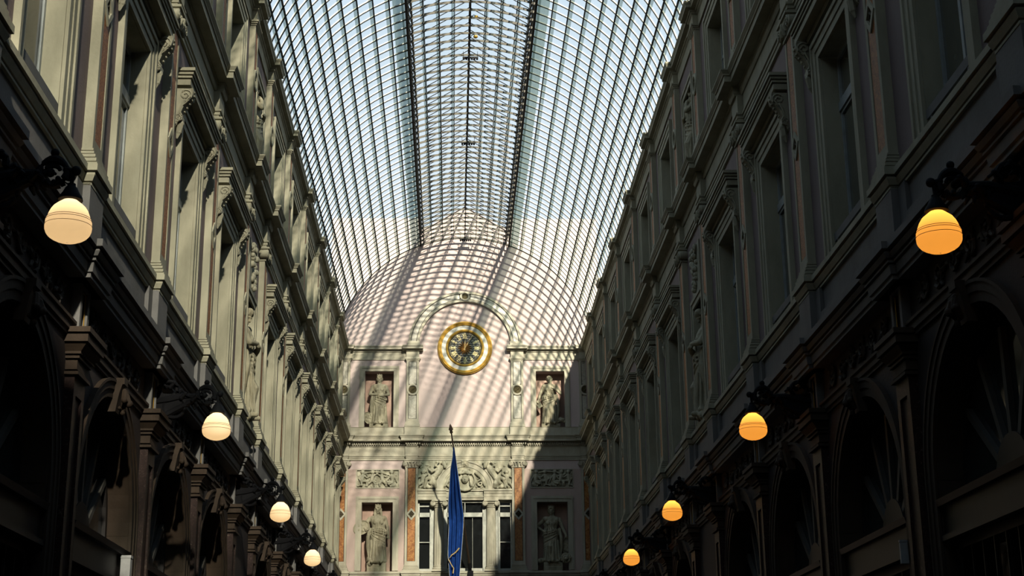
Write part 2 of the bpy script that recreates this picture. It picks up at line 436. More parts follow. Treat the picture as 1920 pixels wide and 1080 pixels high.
def ground_pilaster_meshes():
    d = {}
    d['shaft'] = recessed_shaft(0.55, 5.05, 0.8, 4.85, PW, 0.105, 0.24).mesh('pilaster_shaft', ['dark_marble', 'dark_recess'])
    d['inlay'] = MB().box(0.05, 0.082, -0.11, 0.11, 0.82, 4.83).mesh('inlay', 'dark_marble')
    d['base'] = MB().wrap([(-0.02,0),(0.17,0),(0.17,0.4),(0.15,0.43),(0.15,0.5),(0.12,0.55),(-0.02,0.55)], -PW/2, PW/2, 0.105).mesh('pilaster_base', 'dark_marble')
    d['capital'] = MB().wrap([(-0.02,5.03),(0.145,5.03),(0.145,5.06),(0.10,5.063),(0.10,5.08),(0.125,5.082),(0.125,5.17),(0.105,5.172),(0.105,5.185),(0.145,5.187),(0.145,5.21),(0.12,5.212),(0.12,5.225),(0.16,5.227),(0.16,5.25),(0.215,5.31),(0.18,5.312),(0.18,5.326),(0.235,5.33),(0.235,5.40),(0.20,5.402),(0.20,5.416),(0.255,5.418),(0.255,5.47),(-0.02,5.47)], -PW/2, PW/2, 0.105).mesh('capital', 'brown_stone')
    mb = MB()
    mb.box(-0.02, 0.10, -0.18, -0.11, 5.47, 5.98); mb.box(-0.02, 0.10, 0.11, 0.18, 5.47, 5.98)
    mb.box(-0.02, 0.10, -0.11, 0.11, 5.47, 5.52); mb.box(-0.02, 0.10, -0.11, 0.11, 5.92, 5.98)
    d['die'] = mb.mesh('frieze_block', 'grey_stone')
    mb = MB().box(0.03, 0.055, -0.11, 0.11, 5.52, 5.92)
    mb.cur = 1
    mb.tube([(0.075,-0.09,5.54),(0.075,0.09,5.54),(0.075,0.09,5.90),(0.075,-0.09,5.90)], 0.006, 4, True)
    d['die_panel'] = mb.mesh('frieze_block_panel', ['dark_marble', 'gold'])
    return d
FP = first_floor_pilaster_meshes('cream', 'bronze_marble', True)
UP = upper_pilaster_meshes('cream', 'bronze_marble')
GP = ground_pilaster_meshes()
PED = pedestal_mesh('grey_stone')
UPED = MB().box(-0.02, 0.135, -0.25, 0.25, 11.58, 11.92).mesh('pedestal', 'cream')

def put_pilaster(wall, y, kind, meshes=None, ped=None):
    o = link('pilaster', (meshes or FP)['shaft'], wall, (0, y, 0))
    d = meshes
    if kind == 'ground':
        link('inlay_panel', d['inlay'], o); link('pilaster_base', d['base'], o); link('capital', d['capital'], o)
        link('frieze_block', d['die'], o); link('block_panel', d['die_panel'], o)
    else:
        link('inlay_panel', d['inlay_a'], o); link('inlay_panel', d['inlay_b'], o)
        link('pilaster_base', d['base'], o); link('capital', d['capital'], o)
        if ped: link('pedestal', ped, o)
        if kind == 'first': link('diamond_frame', d['diamond'], o); link('diamond_core', d['diamond_core'], o)
        else: link('medallion_ring', d['ring'], o); link('medallion_disc', d['disc'], o)
    return o

# -- long mouldings; each breaks forward over the pilasters
LOWER_CORNICE = [(-0.02,5.95),(0.17,5.95),(0.17,5.99),(0.19,6.0),(0.20,6.09),(0.17,6.092),(0.17,6.105),(0.22,6.107),(0.22,6.13),(0.19,6.132),(0.19,6.145),(0.24,6.147),(0.265,6.19),(0.25,6.21),(0.21,6.212),(0.21,6.226),(0.29,6.228),(0.29,6.30),(-0.02,6.30)]
PARAPET_CAP = [(-0.02,6.93),(0.045,6.93),(0.045,6.955),(0.02,6.957),(0.02,6.97),(0.055,6.972),(0.08,7.03),(0.08,7.05),(0.05,7.052),(0.05,7.065),(0.105,7.067),(0.105,7.135),(0.09,7.14),(-0.02,7.14)]
ARCHITRAVE = [(-0.02,10.8),(0.035,10.8),(0.035,10.86),(0.05,10.865),(0.05,10.91),(0.07,10.92),(0.07,10.95),(-0.02,10.95)]
FRIEZE = [(-0.02,10.95),(0.04,10.95),(0.04,11.25),(-0.02,11.25)]
CORNICE = [(-0.02,11.25),(0.06,11.25),(0.08,11.29),(0.08,11.37),(0.10,11.38),(0.10,11.40),(0.24,11.41),(0.24,11.50),(0.26,11.51),(0.26,11.53),(0.30,11.58),(0.30,11.60),(-0.02,11.60)]
UPPER_PLINTH = [(-0.02,11.6),(0.035,11.6),(0.035,11.90),(0.05,11.92),(-0.02,11.92)]
UPPER_FRIEZE = [(-0.02,14.24),(0.03,14.24),(0.03,14.27),(0.02,14.28),(0.02,14.50),(0.05,14.52),(0.05,14.55),(-0.02,14.55)]
UPPER_CORNICE = [(-0.02,14.55),(0.07,14.55),(0.08,14.58),(0.16,14.59),(0.16,14.64),(0.19,14.68),(0.19,14.71),(-0.02,14.71)]
def running(prof, centres, half, dv, a, b, us=1):
    mb = MB(); cur = a
    def seg(p, q, k):
        y0, y1 = sorted((us*p, us*q))
        if q-p > 1e-4: mb.mould(prof, y0, y1, k)
    for c in centres:
        lo, hi = max(c-half, a), min(c+half, b)
        if hi <= a or lo >= b: continue
        seg(cur, lo, 0)
        if c-half >= a and c+half <= b:
            vm = max(p[0] for p in prof); y0, y1 = sorted((us*lo, us*hi)); mb.wrap(prof, y0, y1, vm, dv)
            seg(lo, hi, 0)
        else: seg(lo, hi, dv)
        cur = hi
    seg(cur, b, 0)
    return mb

def carved_scroll(L, h, seed):
    rr = random.Random(seed); mb = MB(); n = max(2, int(L/0.42))
    for i in range(n):
        y = -L/2+(i+0.5)*L/n; sg = 1 if i % 2 else -1
        mb.spiral((0.03, y, 0), h*0.36, 0.02, 1.5, 0.022, 'x', 14, rr.random()*6, sg)
        for k in range(3):
            a = rr.random()*6.28
            mb.limb([(0.025, y+0.12*cos(a), 0.1*sin(a)), (0.035, y+0.2*cos(a), h*0.42*sin(a))], [0.028, 0.016], 5)
    return mb
SCROLL = carved_scroll(2.6, 0.36, 3).mesh('carved_scroll', 'dark_stone', True)
for nm, (w, us) in SIDES.items():
    allc = PC+[BC[-1]+B/2+PW/2]
    for i, c in enumerate(PC):
        put_pilaster(w, us*c, 'ground', GP); put_pilaster(w, us*c, 'first', FP, PED); put_pilaster(w, us*c, 'upper', UP, UPED)
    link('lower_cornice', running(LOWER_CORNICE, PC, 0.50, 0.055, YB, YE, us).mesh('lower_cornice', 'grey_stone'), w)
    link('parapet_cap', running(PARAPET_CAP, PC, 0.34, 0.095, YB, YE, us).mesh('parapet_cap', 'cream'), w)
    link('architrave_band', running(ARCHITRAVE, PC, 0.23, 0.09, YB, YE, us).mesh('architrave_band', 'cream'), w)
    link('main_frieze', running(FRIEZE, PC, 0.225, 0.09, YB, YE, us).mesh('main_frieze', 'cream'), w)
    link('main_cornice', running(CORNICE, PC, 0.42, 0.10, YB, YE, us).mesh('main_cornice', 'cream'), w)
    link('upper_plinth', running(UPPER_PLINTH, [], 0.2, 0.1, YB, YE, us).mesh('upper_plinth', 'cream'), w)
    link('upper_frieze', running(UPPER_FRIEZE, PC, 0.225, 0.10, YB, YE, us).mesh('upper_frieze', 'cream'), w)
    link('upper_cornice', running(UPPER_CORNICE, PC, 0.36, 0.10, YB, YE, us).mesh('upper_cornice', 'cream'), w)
    link('impost_band', running([(-0.02,5.40),(0.04,5.40),(0.04,5.44),(0.06,5.45),(0.06,5.52),(0.08,5.53),(0.08,5.56),(-0.02,5.56)], [], 0.2, 0, YB, YE, us).mesh('impost_band', 'brown_stone'), w)
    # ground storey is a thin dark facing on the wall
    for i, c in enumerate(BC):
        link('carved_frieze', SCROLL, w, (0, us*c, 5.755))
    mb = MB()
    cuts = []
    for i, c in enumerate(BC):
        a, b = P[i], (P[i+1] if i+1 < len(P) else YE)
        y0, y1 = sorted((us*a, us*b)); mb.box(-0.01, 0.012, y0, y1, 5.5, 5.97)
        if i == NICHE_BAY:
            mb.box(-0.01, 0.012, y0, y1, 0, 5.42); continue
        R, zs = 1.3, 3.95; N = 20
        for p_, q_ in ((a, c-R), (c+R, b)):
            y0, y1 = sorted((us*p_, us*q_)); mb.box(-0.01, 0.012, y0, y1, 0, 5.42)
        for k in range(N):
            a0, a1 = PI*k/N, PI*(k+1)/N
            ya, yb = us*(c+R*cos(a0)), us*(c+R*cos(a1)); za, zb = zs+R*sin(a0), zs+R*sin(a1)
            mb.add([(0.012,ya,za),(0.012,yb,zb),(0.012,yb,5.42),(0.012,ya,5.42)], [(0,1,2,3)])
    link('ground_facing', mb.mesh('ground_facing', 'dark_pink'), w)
    # parapet panels
    mb = MB()
    mb2 = MB()
    for i, c in enumerate(BC):
        a, b = PC[i]+0.28, (PC[i+1] if i+1 < len(PC) else YE)-0.28
        y0, y1 = sorted((us*a, us*b))
        mb.box(-0.01, 0.06, y0, y0+0.22, 6.28, 6.94); mb.box(-0.01, 0.06, y1-0.22, y1, 6.28, 6.94)
        mb.box(-0.01, 0.06, y0+0.22, y1-0.22, 6.28, 6.62); 
        mb2.box(-0.01, 0.012, y0+0.22, y1-0.22, 6.62, 6.94)
    link('parapet', mb.mesh('parapet', 'grey_stone'), w); link('parapet_recess', mb2.mesh('parapet_recess', 'grey_stone'), w)

# ------------------------------------------------------------------ windows
def frame_boxes(mb, h, z0, z1, w, x0, x1, bottom=False):
    mb.box(x0, x1, -h-w, -h, z0-(w if bottom else 0), z1+w); mb.box(x0, x1, h, h+w, z0-(w if bottom else 0), z1+w); mb.box(x0, x1, -h, h, z1, z1+w)
    if bottom: mb.box(x0, x1, -h, h, z0-w, z0)
def console_mesh(h, out, w, mat):
    prof = [(-0.01,0),(out,0),(out+0.01,-0.04),(out,-0.12),(out*0.8,-0.2),(out*0.5,-0.3),(out*0.36,-0.4),(out*0.46,-0.46),(out*0.42,-0.53),(out*0.2,-0.56),(0.03,-0.62),(-0.01,-0.66)]
    k = h/0.66
    prof = [(a, b*k) for a, b in prof]
    mb = MB().mould(prof, -w/2, w/2)
    for sg in (-1, 1):
        mb.spiral((out*0.58, sg*(w/2+0.004), -0.11*k), out*0.42, 0.012, 1.7, 0.013, 'y', 20, -PI/2, 1)
        mb.spiral((out*0.26, sg*(w/2+0.004), -0.485*k), out*0.2, 0.01, 1.4, 0.010, 'y', 14, PI/2, 1)
    for sg in (-1, 1):
        rim = [(a-0.012 if a > 0.03 else 0.012, sg*(w/2+0.002), b) for a, b in prof[1:-1]]
        mb.tube(rim, 0.013, 5)
        mb.limb([(out*0.52, sg*w*0.5, -0.20*k), (out*0.34, sg*w*0.5, -0.30*k), (out*0.22, sg*w*0.5, -0.42*k)], [0.022, 0.018, 0.012], 6)
    for q in range(7):
        a, b = prof[2+q//2] if q < 8 else prof[5]
        t = q/6; zz = -0.03-0.40*k*t
        xx = out+0.008 if t < 0.25 else out*(1.0-0.62*(t-0.25)/0.75)
        mb.ball((xx, 0, zz), (0.016, w*0.2, 0.02), 6, 5)
    mb.limb([(out*0.3, 0, -0.56*k), (0.05, 0, -0.70*k), (0.03, 0, -0.80*k)], [0.05, 0.04, 0.015], 6)
    return mb.mesh('console', mat, True)
CONS = console_mesh(0.56, 0.22, 0.17, 'cream')
H = 0.65
def steps_frame(h, z0, z1, m):
    mb = MB()
    frame_boxes(mb, h, z0, z1, 0.10, -0.03, 0.035); frame_boxes(mb, h+0.10, z0, z1+0.10, 0.10, -0.03, 0.05); frame_boxes(mb, h+0.20, z0, z1+0.20, 0.06, -0.03, 0.07)
    return mb.mesh('architrave', m)
WIN = {}
WIN['arch1'] = steps_frame(H, 7.14, 9.70, 'cream'); WIN['arch2'] = steps_frame(H, 11.9, 13.75, 'cream')
WIN['lin1'] = None
mb = MB()
for sg in (-1, 1): mb.box(-0.3, -0.001, sg*H-0.012, sg*H+0.012, 7.14, 9.7)
mb.box(-0.3, -0.001, -H, H, 9.69, 9.712)
WIN['lin1'] = mb.mesh('reveal_lining', 'cream')
mb = MB()
for sg in (-1, 1): mb.box(-0.3, -0.001, sg*H-0.012, sg*H+0.012, 12.0, 13.75)
mb.box(-0.3, -0.001, -H, H, 13.74, 13.762)
WIN['lin2'] = mb.mesh('reveal_lining', 'cream')
WIN['hood'] = MB().wrap([(-0.02,10.02),(0.08,10.02),(0.08,10.09),(0.19,10.10),(0.19,10.18),(0.165,10.183),(0.165,10.195),(0.21,10.197),(0.21,10.225),(0.185,10.228),(0.185,10.24),(0.225,10.242),(0.23,10.27),(0.205,10.272),(0.205,10.282),(0.25,10.285),(0.25,10.33),(-0.02,10.33)], -1.2, 1.2, 0.25).mesh('window_hood', 'cream')
mb = MB()
for z0, z1 in ((7.22, 8.98), (9.06, 9.68)):
    frame_boxes(mb, H-0.07, z0+0.06, z1-0.06, 0.06, -0.24, -0.19, True)
mb.box(-0.24, -0.185, -0.03, 0.03, 7.22, 9.68); mb.box(-0.25, -0.17, -H, H, 8.96, 9.08)
WIN['sash1'] = mb.mesh('sash_frame', 'frame_blue')
mb = MB(); frame_boxes(mb, H-0.07, 12.1, 13.69, 0.06, -0.24, -0.19, True); mb.box(-0.24, -0.185, -0.025, 0.025, 12.1, 13.69); mb.box(-0.24, -0.185, -H, H, 13.1, 13.15)
WIN['sash2'] = mb.mesh('sash_frame', 'frame_blue')
WIN['p1'] = MB().box(-0.225, -0.215, 0.02, H-0.06, 7.25, 8.98).mesh('pane', 'curtain_glass')
WIN['p1b'] = MB().box(-0.225, -0.215, -H+0.06, -0.02, 7.25, 8.98).mesh('pane', 'curtain_glass')
WIN['p2'] = MB().box(-0.225, -0.215, 0.02, H-0.06, 9.06, 9.66).mesh('pane', 'curtain_glass')
WIN['p2b'] = MB().box(-0.225, -0.215, -H+0.06, -0.02, 9.06, 9.66).mesh('pane', 'curtain_glass')
WIN['q1'] = MB().box(-0.225, -0.215, 0.02, H-0.06, 12.08, 13.7).mesh('pane', 'curtain_glass')
WIN['q2'] = MB().box(-0.225, -0.215, -H+0.06, -0.02, 12.08, 13.7).mesh('pane', 'curtain_glass')
WIN['sill1'] = MB().mould([(-0.34,7.14),(0.06,7.14),(0.06,7.19),(-0.25,7.23),(-0.34,7.23)], -H, H).mesh('sill', 'cream')
WIN['sill2'] = MB().mould([(-0.34,12.0),(0.05,12.0),(0.05,12.05),(-0.25,12.09),(-0.34,12.09)], -H, H).mesh('sill', 'cream')
WIN['rail'] = MB().box(-0.04, 0.0, -H-0.01, H+0.01, 7.30, 7.40).box(-0.035, -0.005, -H+0.1, -H+0.14, 7.18, 7.30).box(-0.035, -0.005, H-0.14, H-0.1, 7.18, 7.30).mesh('guard_rail', 'grey_stone')

def first_window(n):
    o = empty('window_%d' % n)
    link('architrave', WIN['arch1'], o); link('reveal_lining', WIN['lin1'], o); link('window_hood', WIN['hood'], o)
    link('console', CONS, o, (0, -1.03, 10.06)); link('console', CONS, o, (0, 1.03, 10.06))
    s = link('sash_frame', WIN['sash1'], o)
    for k in ('p1', 'p1b', 'p2', 'p2b'): link('pane', WIN[k], s)
    link('sill', WIN['sill1'], o); link('guard_rail', WIN['rail'], o)
    return o
def upper_window(n):
    o = empty('window_%d' % n)
    link('architrave', WIN['arch2'], o); link('reveal_lining', WIN['lin2'], o); s = link('sash_frame', WIN['sash2'], o)
    for k in ('q1', 'q2'): link('pane', WIN[k], s)
    link('sill', WIN['sill2'], o)
    return o

# shop arch with its fan of glazing bars
AR, AZ = 1.3, 3.95
ARCH = {}
mb = MB()
for r1, r2, d in ((AR, AR+0.09, 0.035), (AR+0.09, AR+0.17, 0.05), (AR+0.17, AR+0.2, 0.065)):
    mb.arc_band(0, AZ, r1, r2, -0.02, d, 0, PI, 26)
    for sg in (-1, 1):
        y0, y1 = sorted((sg*r1, sg*r2)); mb.box(-0.02, d, y0, y1, 0, AZ)
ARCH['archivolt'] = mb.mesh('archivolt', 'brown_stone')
mb = MB().arc_band(0, AZ, AR-0.012, AR+0.004, -0.33, 0.0, 0, PI, 26)
for sg in (-1, 1): mb.box(-0.33, 0.0, sg*AR-0.008, sg*AR+0.008, 0, AZ)
ARCH['lining'] = mb.mesh('arch_lining', 'brown_stone')
mb = MB().mould([(-0.02,5.10),(0.07,5.10),(0.10,5.3),(0.13,5.40),(0.15,5.40),(0.15,5.47),(-0.02,5.47)], -0.085, 0.085)
for k in range(5):
    mb.limb([(0.11, (k-2)*0.035, 5.14), (0.16, (k-2)*0.045, 5.22), (0.15, (k-2)*0.03, 5.33)], [0.02, 0.035, 0.025], 6)
mb.limb([(0.13, 0, 5.10), (0.19, 0, 5.2), (0.17, 0, 5.28)], [0.03, 0.045, 0.03], 6)
ARCH['keystone'] = mb.mesh('keystone', 'brown_stone', True)
mb = MB().arc_band(0, AZ, AR-0.1, AR-0.01, -0.32, -0.24, 0, PI, 24)
for sg in (-1, 1):
    y0, y1 = sorted((sg*(AR-0.1), sg*(AR-0.01))); mb.box(-0.32, -0.24, y0, y1, 3.72, AZ)
ARCH['fan_frame'] = mb.mesh('fan_frame', 'dark_wood')
mb = MB().arc_band(0, 3.72, 0.001, 0.42, -0.32, -0.22, 0, PI, 14)
ARCH['hub'] = mb.mesh('fan_hub', 'dark_wood')
SP = []
for a in (35, 62, 90, 118, 145):
    t = math.radians(a); d = Vector((0, cos(t), sin(t))); n_ = Vector((0, -sin(t), cos(t)))*0.035
    c0 = Vector((0, 0, 3.72))+d*0.38; c1 = Vector((0, 0, 3.82))+d*1.25
    mb = MB().plate([(c0.y-n_.y, c0.z-n_.z), (c1.y-n_.y, c1.z-n_.z), (c1.y+n_.y, c1.z+n_.z), (c0.y+n_.y, c0.z+n_.z)], -0.31, -0.23)
    SP.append(mb.mesh('glazing_bar', 'bar_grey'))
PN = []
for a0, a1 in ((0, 35), (35, 62), (62, 90), (90, 118), (118, 145), (145, 180)):
    pts = [(0.4*cos(math.radians(a)), 3.72+0.4*sin(math.radians(a))) for a in (a0, (a0+a1)/2, a1)]
    pts += [(1.24*cos(math.radians(a)), 3.86+1.24*sin(math.radians(a))) for a in (a1, (a0+a1)/2, a0)]
    PN.append(MB().plate(pts, -0.29, -0.28).mesh('pane', 'shop_glass'))
ARCH['fascia'] = MB().box(-0.34, -0.02, -AR, AR, 3.40, 3.72).mould([(-0.05,3.70),(0.03,3.70),(0.05,3.76),(-0.05,3.76)], -AR, AR).mould([(-0.05,3.38),(0.02,3.38),(0.02,3.43),(-0.05,3.43)], -AR, AR).mesh('shop_fascia', 'dark_wood')
mb = MB()
frame_boxes(mb, AR-0.12, 0.5, 3.3, 0.1, -0.3, -0.1, True); mb.box(-0.3, -0.12, -0.04, 0.04, 0.5, 3.3); mb.box(-0.34, -0.05, -AR, AR, 0, 0.5)
for k in range(9):
    y = -AR+0.15+k*(2*AR-0.3)/8; mb.box(-0.12, -0.1, y-0.008, y+0.008, 2.5, 3.3)
ARCH['shop_frame'] = mb.mesh('shop_frame', 'dark_wood')
ARCH['shop_pane'] = MB().box(-0.24, -0.23, 0.03, AR-0.1, 0.5, 3.35).mesh('pane', 'dark_glass')
ARCH['shop_pane2'] = MB().box(-0.24, -0.23, -AR+0.1, -0.03, 0.5, 3.35).mesh('pane', 'dark_glass')
ARCH['interior'] = MB().box(-0.50, -0.36, -1.4, 1.4, 0, 5.38).mesh('shop_interior', 'dark_wood')
def arch_window(n):
    o = empty('window_%d' % n)
    link('archivolt', ARCH['archivolt'], o); link('arch_lining', ARCH['lining'], o); link('keystone', ARCH['keystone'], o)
    f = link('fan_frame', ARCH['fan_frame'], o)
    link('fan_hub', ARCH['hub'], f)
    for s in SP: link('glazing_bar', s, f)
    for s in PN: link('pane', s, f)
    link('shop_fascia', ARCH['fascia'], o); link('shop_interior', ARCH['interior'], o)
    g = link('shop_frame', ARCH['shop_frame'], o); link('pane', ARCH['shop_pane'], g); link('pane', ARCH['shop_pane2'], g)
    return o
proto = [first_window(0), upper_window(0), arch_window(0)]
wn = 0
WL = [('first-floor window with bracketed hood', 'hooded windows of the first floor'), ('plain upper-floor window', 'windows of the upper floor'), ('dark arched shop window', 'arched shop windows')]
for nm, (w, us) in SIDES.items():
    rz = 0.0 if us == 1 else PI
    vis = [i for i in range(len(P)) if i != NICHE_BAY]
    for k in range(3):
        for j, i in enumerate(vis):
            wn += 1
            o = copy_tree(proto[k]); o.name = 'window_%d' % wn
            o.location = (-us*XW, BC[i], 0); o.rotation_euler = (0, 0, rz)
            side = 'sunlit left wall' if us == 1 else 'shaded right wall'
            where = ('%s before the statue niche' % ['nearest' if False else ORD[4-i], ''][0]) if i < NICHE_BAY else '%s beyond the statue niche' % ORD[i-NICHE_BAY-1]
            tag(o, '%s, %s on the %s' % (WL[k][0], where, side), 'window', '%s, %s' % (WL[k][1], side), 'structure')
for p_ in proto:
    for c in list(p_.children_recursive): bpy.data.objects.remove(c)
    bpy.data.objects.remove(p_)

# ------------------------------------------------------------------ end wall (canonical frame turned to face the camera: y -> X, x -> -Y)
we = empty('wall_end', (0, YE, 0), -PI/2)
tag(we, 'pink end wall with cream stone orders, clock and statues', None, None, 'structure')
mb = MB(); T = -0.5
NU, NH1, NH2 = 2.89, 0.51, 0.485
EW = 4.6
mb.box(T, 0, -EW, EW, 0, 7.15)
def row(z0, z1, holes):
    cur = -EW
    for a, b, ha, hb in holes:
        mb.box(T, 0, cur, a, z0, z1)
        if ha > z0: mb.box(T, 0, a, b, z0, ha)
        if hb < z1: mb.box(T, 0, a, b, hb, z1)
        mb.box(T-0.05, -0.30, a, b, ha, hb) if False else None
        cur = b
    mb.box(T, 0, cur, EW, z0, z1)
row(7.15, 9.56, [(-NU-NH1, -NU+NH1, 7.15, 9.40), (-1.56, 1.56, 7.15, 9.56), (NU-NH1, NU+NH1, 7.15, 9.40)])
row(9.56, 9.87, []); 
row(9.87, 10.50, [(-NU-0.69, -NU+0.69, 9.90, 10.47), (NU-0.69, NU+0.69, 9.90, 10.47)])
link('plaster_face', mb.mesh('plaster_face', 'pink_dimmed'), we); mb = MB()
row(10.50, 11.92, [])
row(11.92, 13.90, [(-NU-NH2, -NU+NH2, 11.92, 13.85), (NU-NH2, NU+NH2, 11.92, 13.85)])
row(13.90, 18.30, [])
mb.plate([(-EW,18.30),(EW,18.30),(EW,19.35),(1.62,19.35),(1.62,18.86),(0,19.80),(-1.62,18.86),(-1.62,19.35),(-EW,19.35)], T, 0)
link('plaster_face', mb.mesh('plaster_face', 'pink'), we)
for sg in (-1, 1):
    link('niche_back', MB().box(-0.52, -0.42, sg*NU-NH1-0.05, sg*NU+NH1+0.05, 7.1, 9.45).mesh('niche_back', 'niche_pink'), we)
    link('niche_back', MB().box(-0.52, -0.42, sg*NU-NH2-0.05, sg*NU+NH2+0.05, 11.9, 13.9).mesh('niche_back', 'niche_pink'), we)
    link('relief_back', MB().box(-0.2, -0.06, sg*NU-0.7, sg*NU+0.7, 9.88, 10.49).mesh('relief_back', 'cream_end'), we)
    mb = MB(); frame_boxes(mb, NH1, 7.17, 9.40, 0.11, -0.05, 0.03); frame_boxes(mb, NH1+0.11, 7.17, 9.51, 0.05, -0.02, 0.05); frame_boxes(mb, NH1+0.16, 7.17, 9.56, 0.035, -0.02, 0.03)
    link('niche_frame', mb.mesh('niche_frame', 'cream_end'), we, (0, sg*NU, 0))
    mb = MB(); frame_boxes(mb, NH2, 11.92, 13.85, 0.10, -0.05, 0.03); frame_boxes(mb, NH2+0.10, 11.92, 13.95, 0.05, -0.02, 0.05); frame_boxes(mb, NH2+0.15, 11.92, 14.0, 0.03, -0.02, 0.03)
    link('niche_frame', mb.mesh('niche_frame', 'cream_end'), we, (0, sg*NU, 0))
    mb = MB(); frame_boxes(mb, 0.69, 9.90, 10.47, 0.035, -0.08, 0.02, True)
    link('relief_frame', mb.mesh('relief_frame', 'cream_end'), we, (0, sg*NU, 0))
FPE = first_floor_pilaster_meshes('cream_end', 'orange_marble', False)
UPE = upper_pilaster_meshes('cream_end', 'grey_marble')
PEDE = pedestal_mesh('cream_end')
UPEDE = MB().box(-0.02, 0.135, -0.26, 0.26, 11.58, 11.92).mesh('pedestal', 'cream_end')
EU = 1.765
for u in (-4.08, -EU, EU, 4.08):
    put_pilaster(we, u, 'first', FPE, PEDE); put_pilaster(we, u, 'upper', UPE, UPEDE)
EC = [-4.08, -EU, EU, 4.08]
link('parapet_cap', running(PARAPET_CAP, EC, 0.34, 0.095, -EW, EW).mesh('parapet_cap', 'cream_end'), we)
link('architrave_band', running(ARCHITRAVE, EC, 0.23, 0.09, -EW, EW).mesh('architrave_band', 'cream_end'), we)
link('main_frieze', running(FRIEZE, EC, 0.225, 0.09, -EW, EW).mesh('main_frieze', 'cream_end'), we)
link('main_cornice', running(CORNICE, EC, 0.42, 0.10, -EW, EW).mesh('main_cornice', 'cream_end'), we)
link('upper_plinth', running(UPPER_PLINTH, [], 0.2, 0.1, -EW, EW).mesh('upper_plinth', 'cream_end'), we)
mb = MB(); k = 0
while -4.0+k*0.075 < 4.0:
    y = -4.0+k*0.075; k += 1
    dv = 0.09 if min(abs(y-c) for c in EC) < 0.25 else 0
    mb.box(0.07, 0.135+dv, y, y+0.042, 11.30, 11.375)
tag(link('dentil_band', mb.mesh('dentil_band', 'cream_end'), we), kind='stuff')
for sg in (-1, 1):
    a, b = sorted((sg*1.55, sg*EW)); cs = [sg*EU, sg*4.08]
    a2, b2 = sorted((sg*1.42, sg*EW))
    link('upper_frieze', running(UPPER_FRIEZE, sorted(cs), 0.225, 0.10, a, b).mesh('upper_frieze', 'cream_end'), we)
    link('upper_cornice', running(UPPER_CORNICE, sorted(cs), 0.35, 0.12, a2, b2).mesh('upper_cornice', 'cream_end'), we)
# great arch above the clock
mb = MB().arc_band(0, 14.73, 1.56, 1.645, -0.02, 0.10, 0, PI, 40).arc_band(0, 14.73, 1.855, 1.93, -0.02, 0.08, 0, PI, 40)
mb.cur = 1; mb.arc_band(0, 14.73, 1.64, 1.86, -0.02, 0.03, 0, PI, 40); mb.cur = 0
for sg in (-1, 1):
    y0, y1 = sorted((sg*1.53, sg*1.96)); mb.box(-0.02, 0.12, y0, y1, 14.70, 14.88)
ga = link('great_arch', mb.mesh('great_arch', ['cream_end', 'dark_recess'], True), we)
for a0, a1 in ((0.09, PI/2-0.11), (PI/2+0.11, PI-0.09)):
    link('arch_panel', MB().arc_band(0, 14.73, 1.668, 1.832, 0.0, 0.065, a0, a1, 22).mesh('arch_panel', 'grey_marble', True), ga)
link('medallion_ring', MB().lathe([(0.10,0.02),(0.17,0.02),(0.175,0.10),(0.16,0.115),(0.12,0.115),(0.10,0.09),(0.10,0.02)], (0,0,16.48), 24, 'x', False).mesh('medallion_ring', 'cream_end', True), ga)
link('medallion_disc', MB().lathe([(0.102,0.02),(0.102,0.08),(0.06,0.10),(0.001,0.11)], (0,0,16.48), 20, 'x').mesh('medallion_disc', 'medal_disc', True), ga)
# three-part window under the arch
mb = MB()
mb.box(-0.02, 0.06, -1.56, 1.56, 9.56, 9.60); 
for sg in (-1, 1):
    y0, y1 = sorted((sg*0.62, sg*1.56))
    mb.mould([(-0.3,9.47),(0.09,9.47),(0.09,9.56),(0.10,9.57),(0.10,9.66),(0.12,9.67),(0.14,9.74),(0.17,9.76),(0.17,9.81),(-0.3,9.81)], y0, y1)
mb.mould([(-0.3,9.47),(0.018,9.47),(0.018,9.80),(-0.3,9.80)], -0.64, 0.64)
mb.mould([(-0.3,9.53),(0.04,9.53),(0.04,9.58),(-0.3,9.58)], -0.62, 0.62).mould([(-0.3,9.76),(0.06,9.76),(0.06,9.81),(-0.3,9.81)], -0.62, 0.62)
wc = empty('window_%d' % (wn+1), (0, YE, 0), -PI/2)
tag(wc, 'three-part window with two columns behind the blue flag', 'window', None, 'structure')
link('entablature', mb.mesh('entablature', 'cream_end'), wc)
link('frieze_panel', MB().box(-0.02, 0.034, -0.5, 0.5, 9.61, 9.735).mesh('frieze_panel', 'green_marble'), wc)
mb = MB()
for r1, r2, d in ((0.76, 0.80, 0.09), (0.80, 0.92, 0.07), (0.92, 0.98, 0.10)): mb.arc_band(0, 9.80, r1, r2, -0.05, d, 0, PI, 28)
link('window_arch', mb.mesh('window_arch', 'cream_end', True), wc)
def column_mesh():
    mb = MB(); n = 32; prof = [(0.175,7.17),(0.175,7.22),(0.20,7.22),(0.20,7.25),(0.19,7.29),(0.165,7.31),(0.16,7.33)]
    mb.box(-0.22, 0.22, -0.22, 0.22, 7.13, 7.20)
    mb.lathe([(0.2,7.20),(0.21,7.23),(0.2,7.26),(0.175,7.28),(0.185,7.31),(0.165,7.33)], (0,0,0), 24)
    rings = []
    for z, r in ((7.33,0.165),(8.0,0.165),(9.22,0.145)):
        rings.append([((r-(0.014 if j % 2 else 0))*cos(2*PI*j/n), (r-(0.014 if j % 2 else 0))*sin(2*PI*j/n), z) for j in range(n)])
    vs = [p for r in rings for p in r]
    mb.add(vs, [(i*n+j, i*n+(j+1)%n, (i+1)*n+(j+1)%n, (i+1)*n+j) for i in range(2) for j in range(n)])
    return mb
cm = column_mesh().mesh('column', 'cream_end')
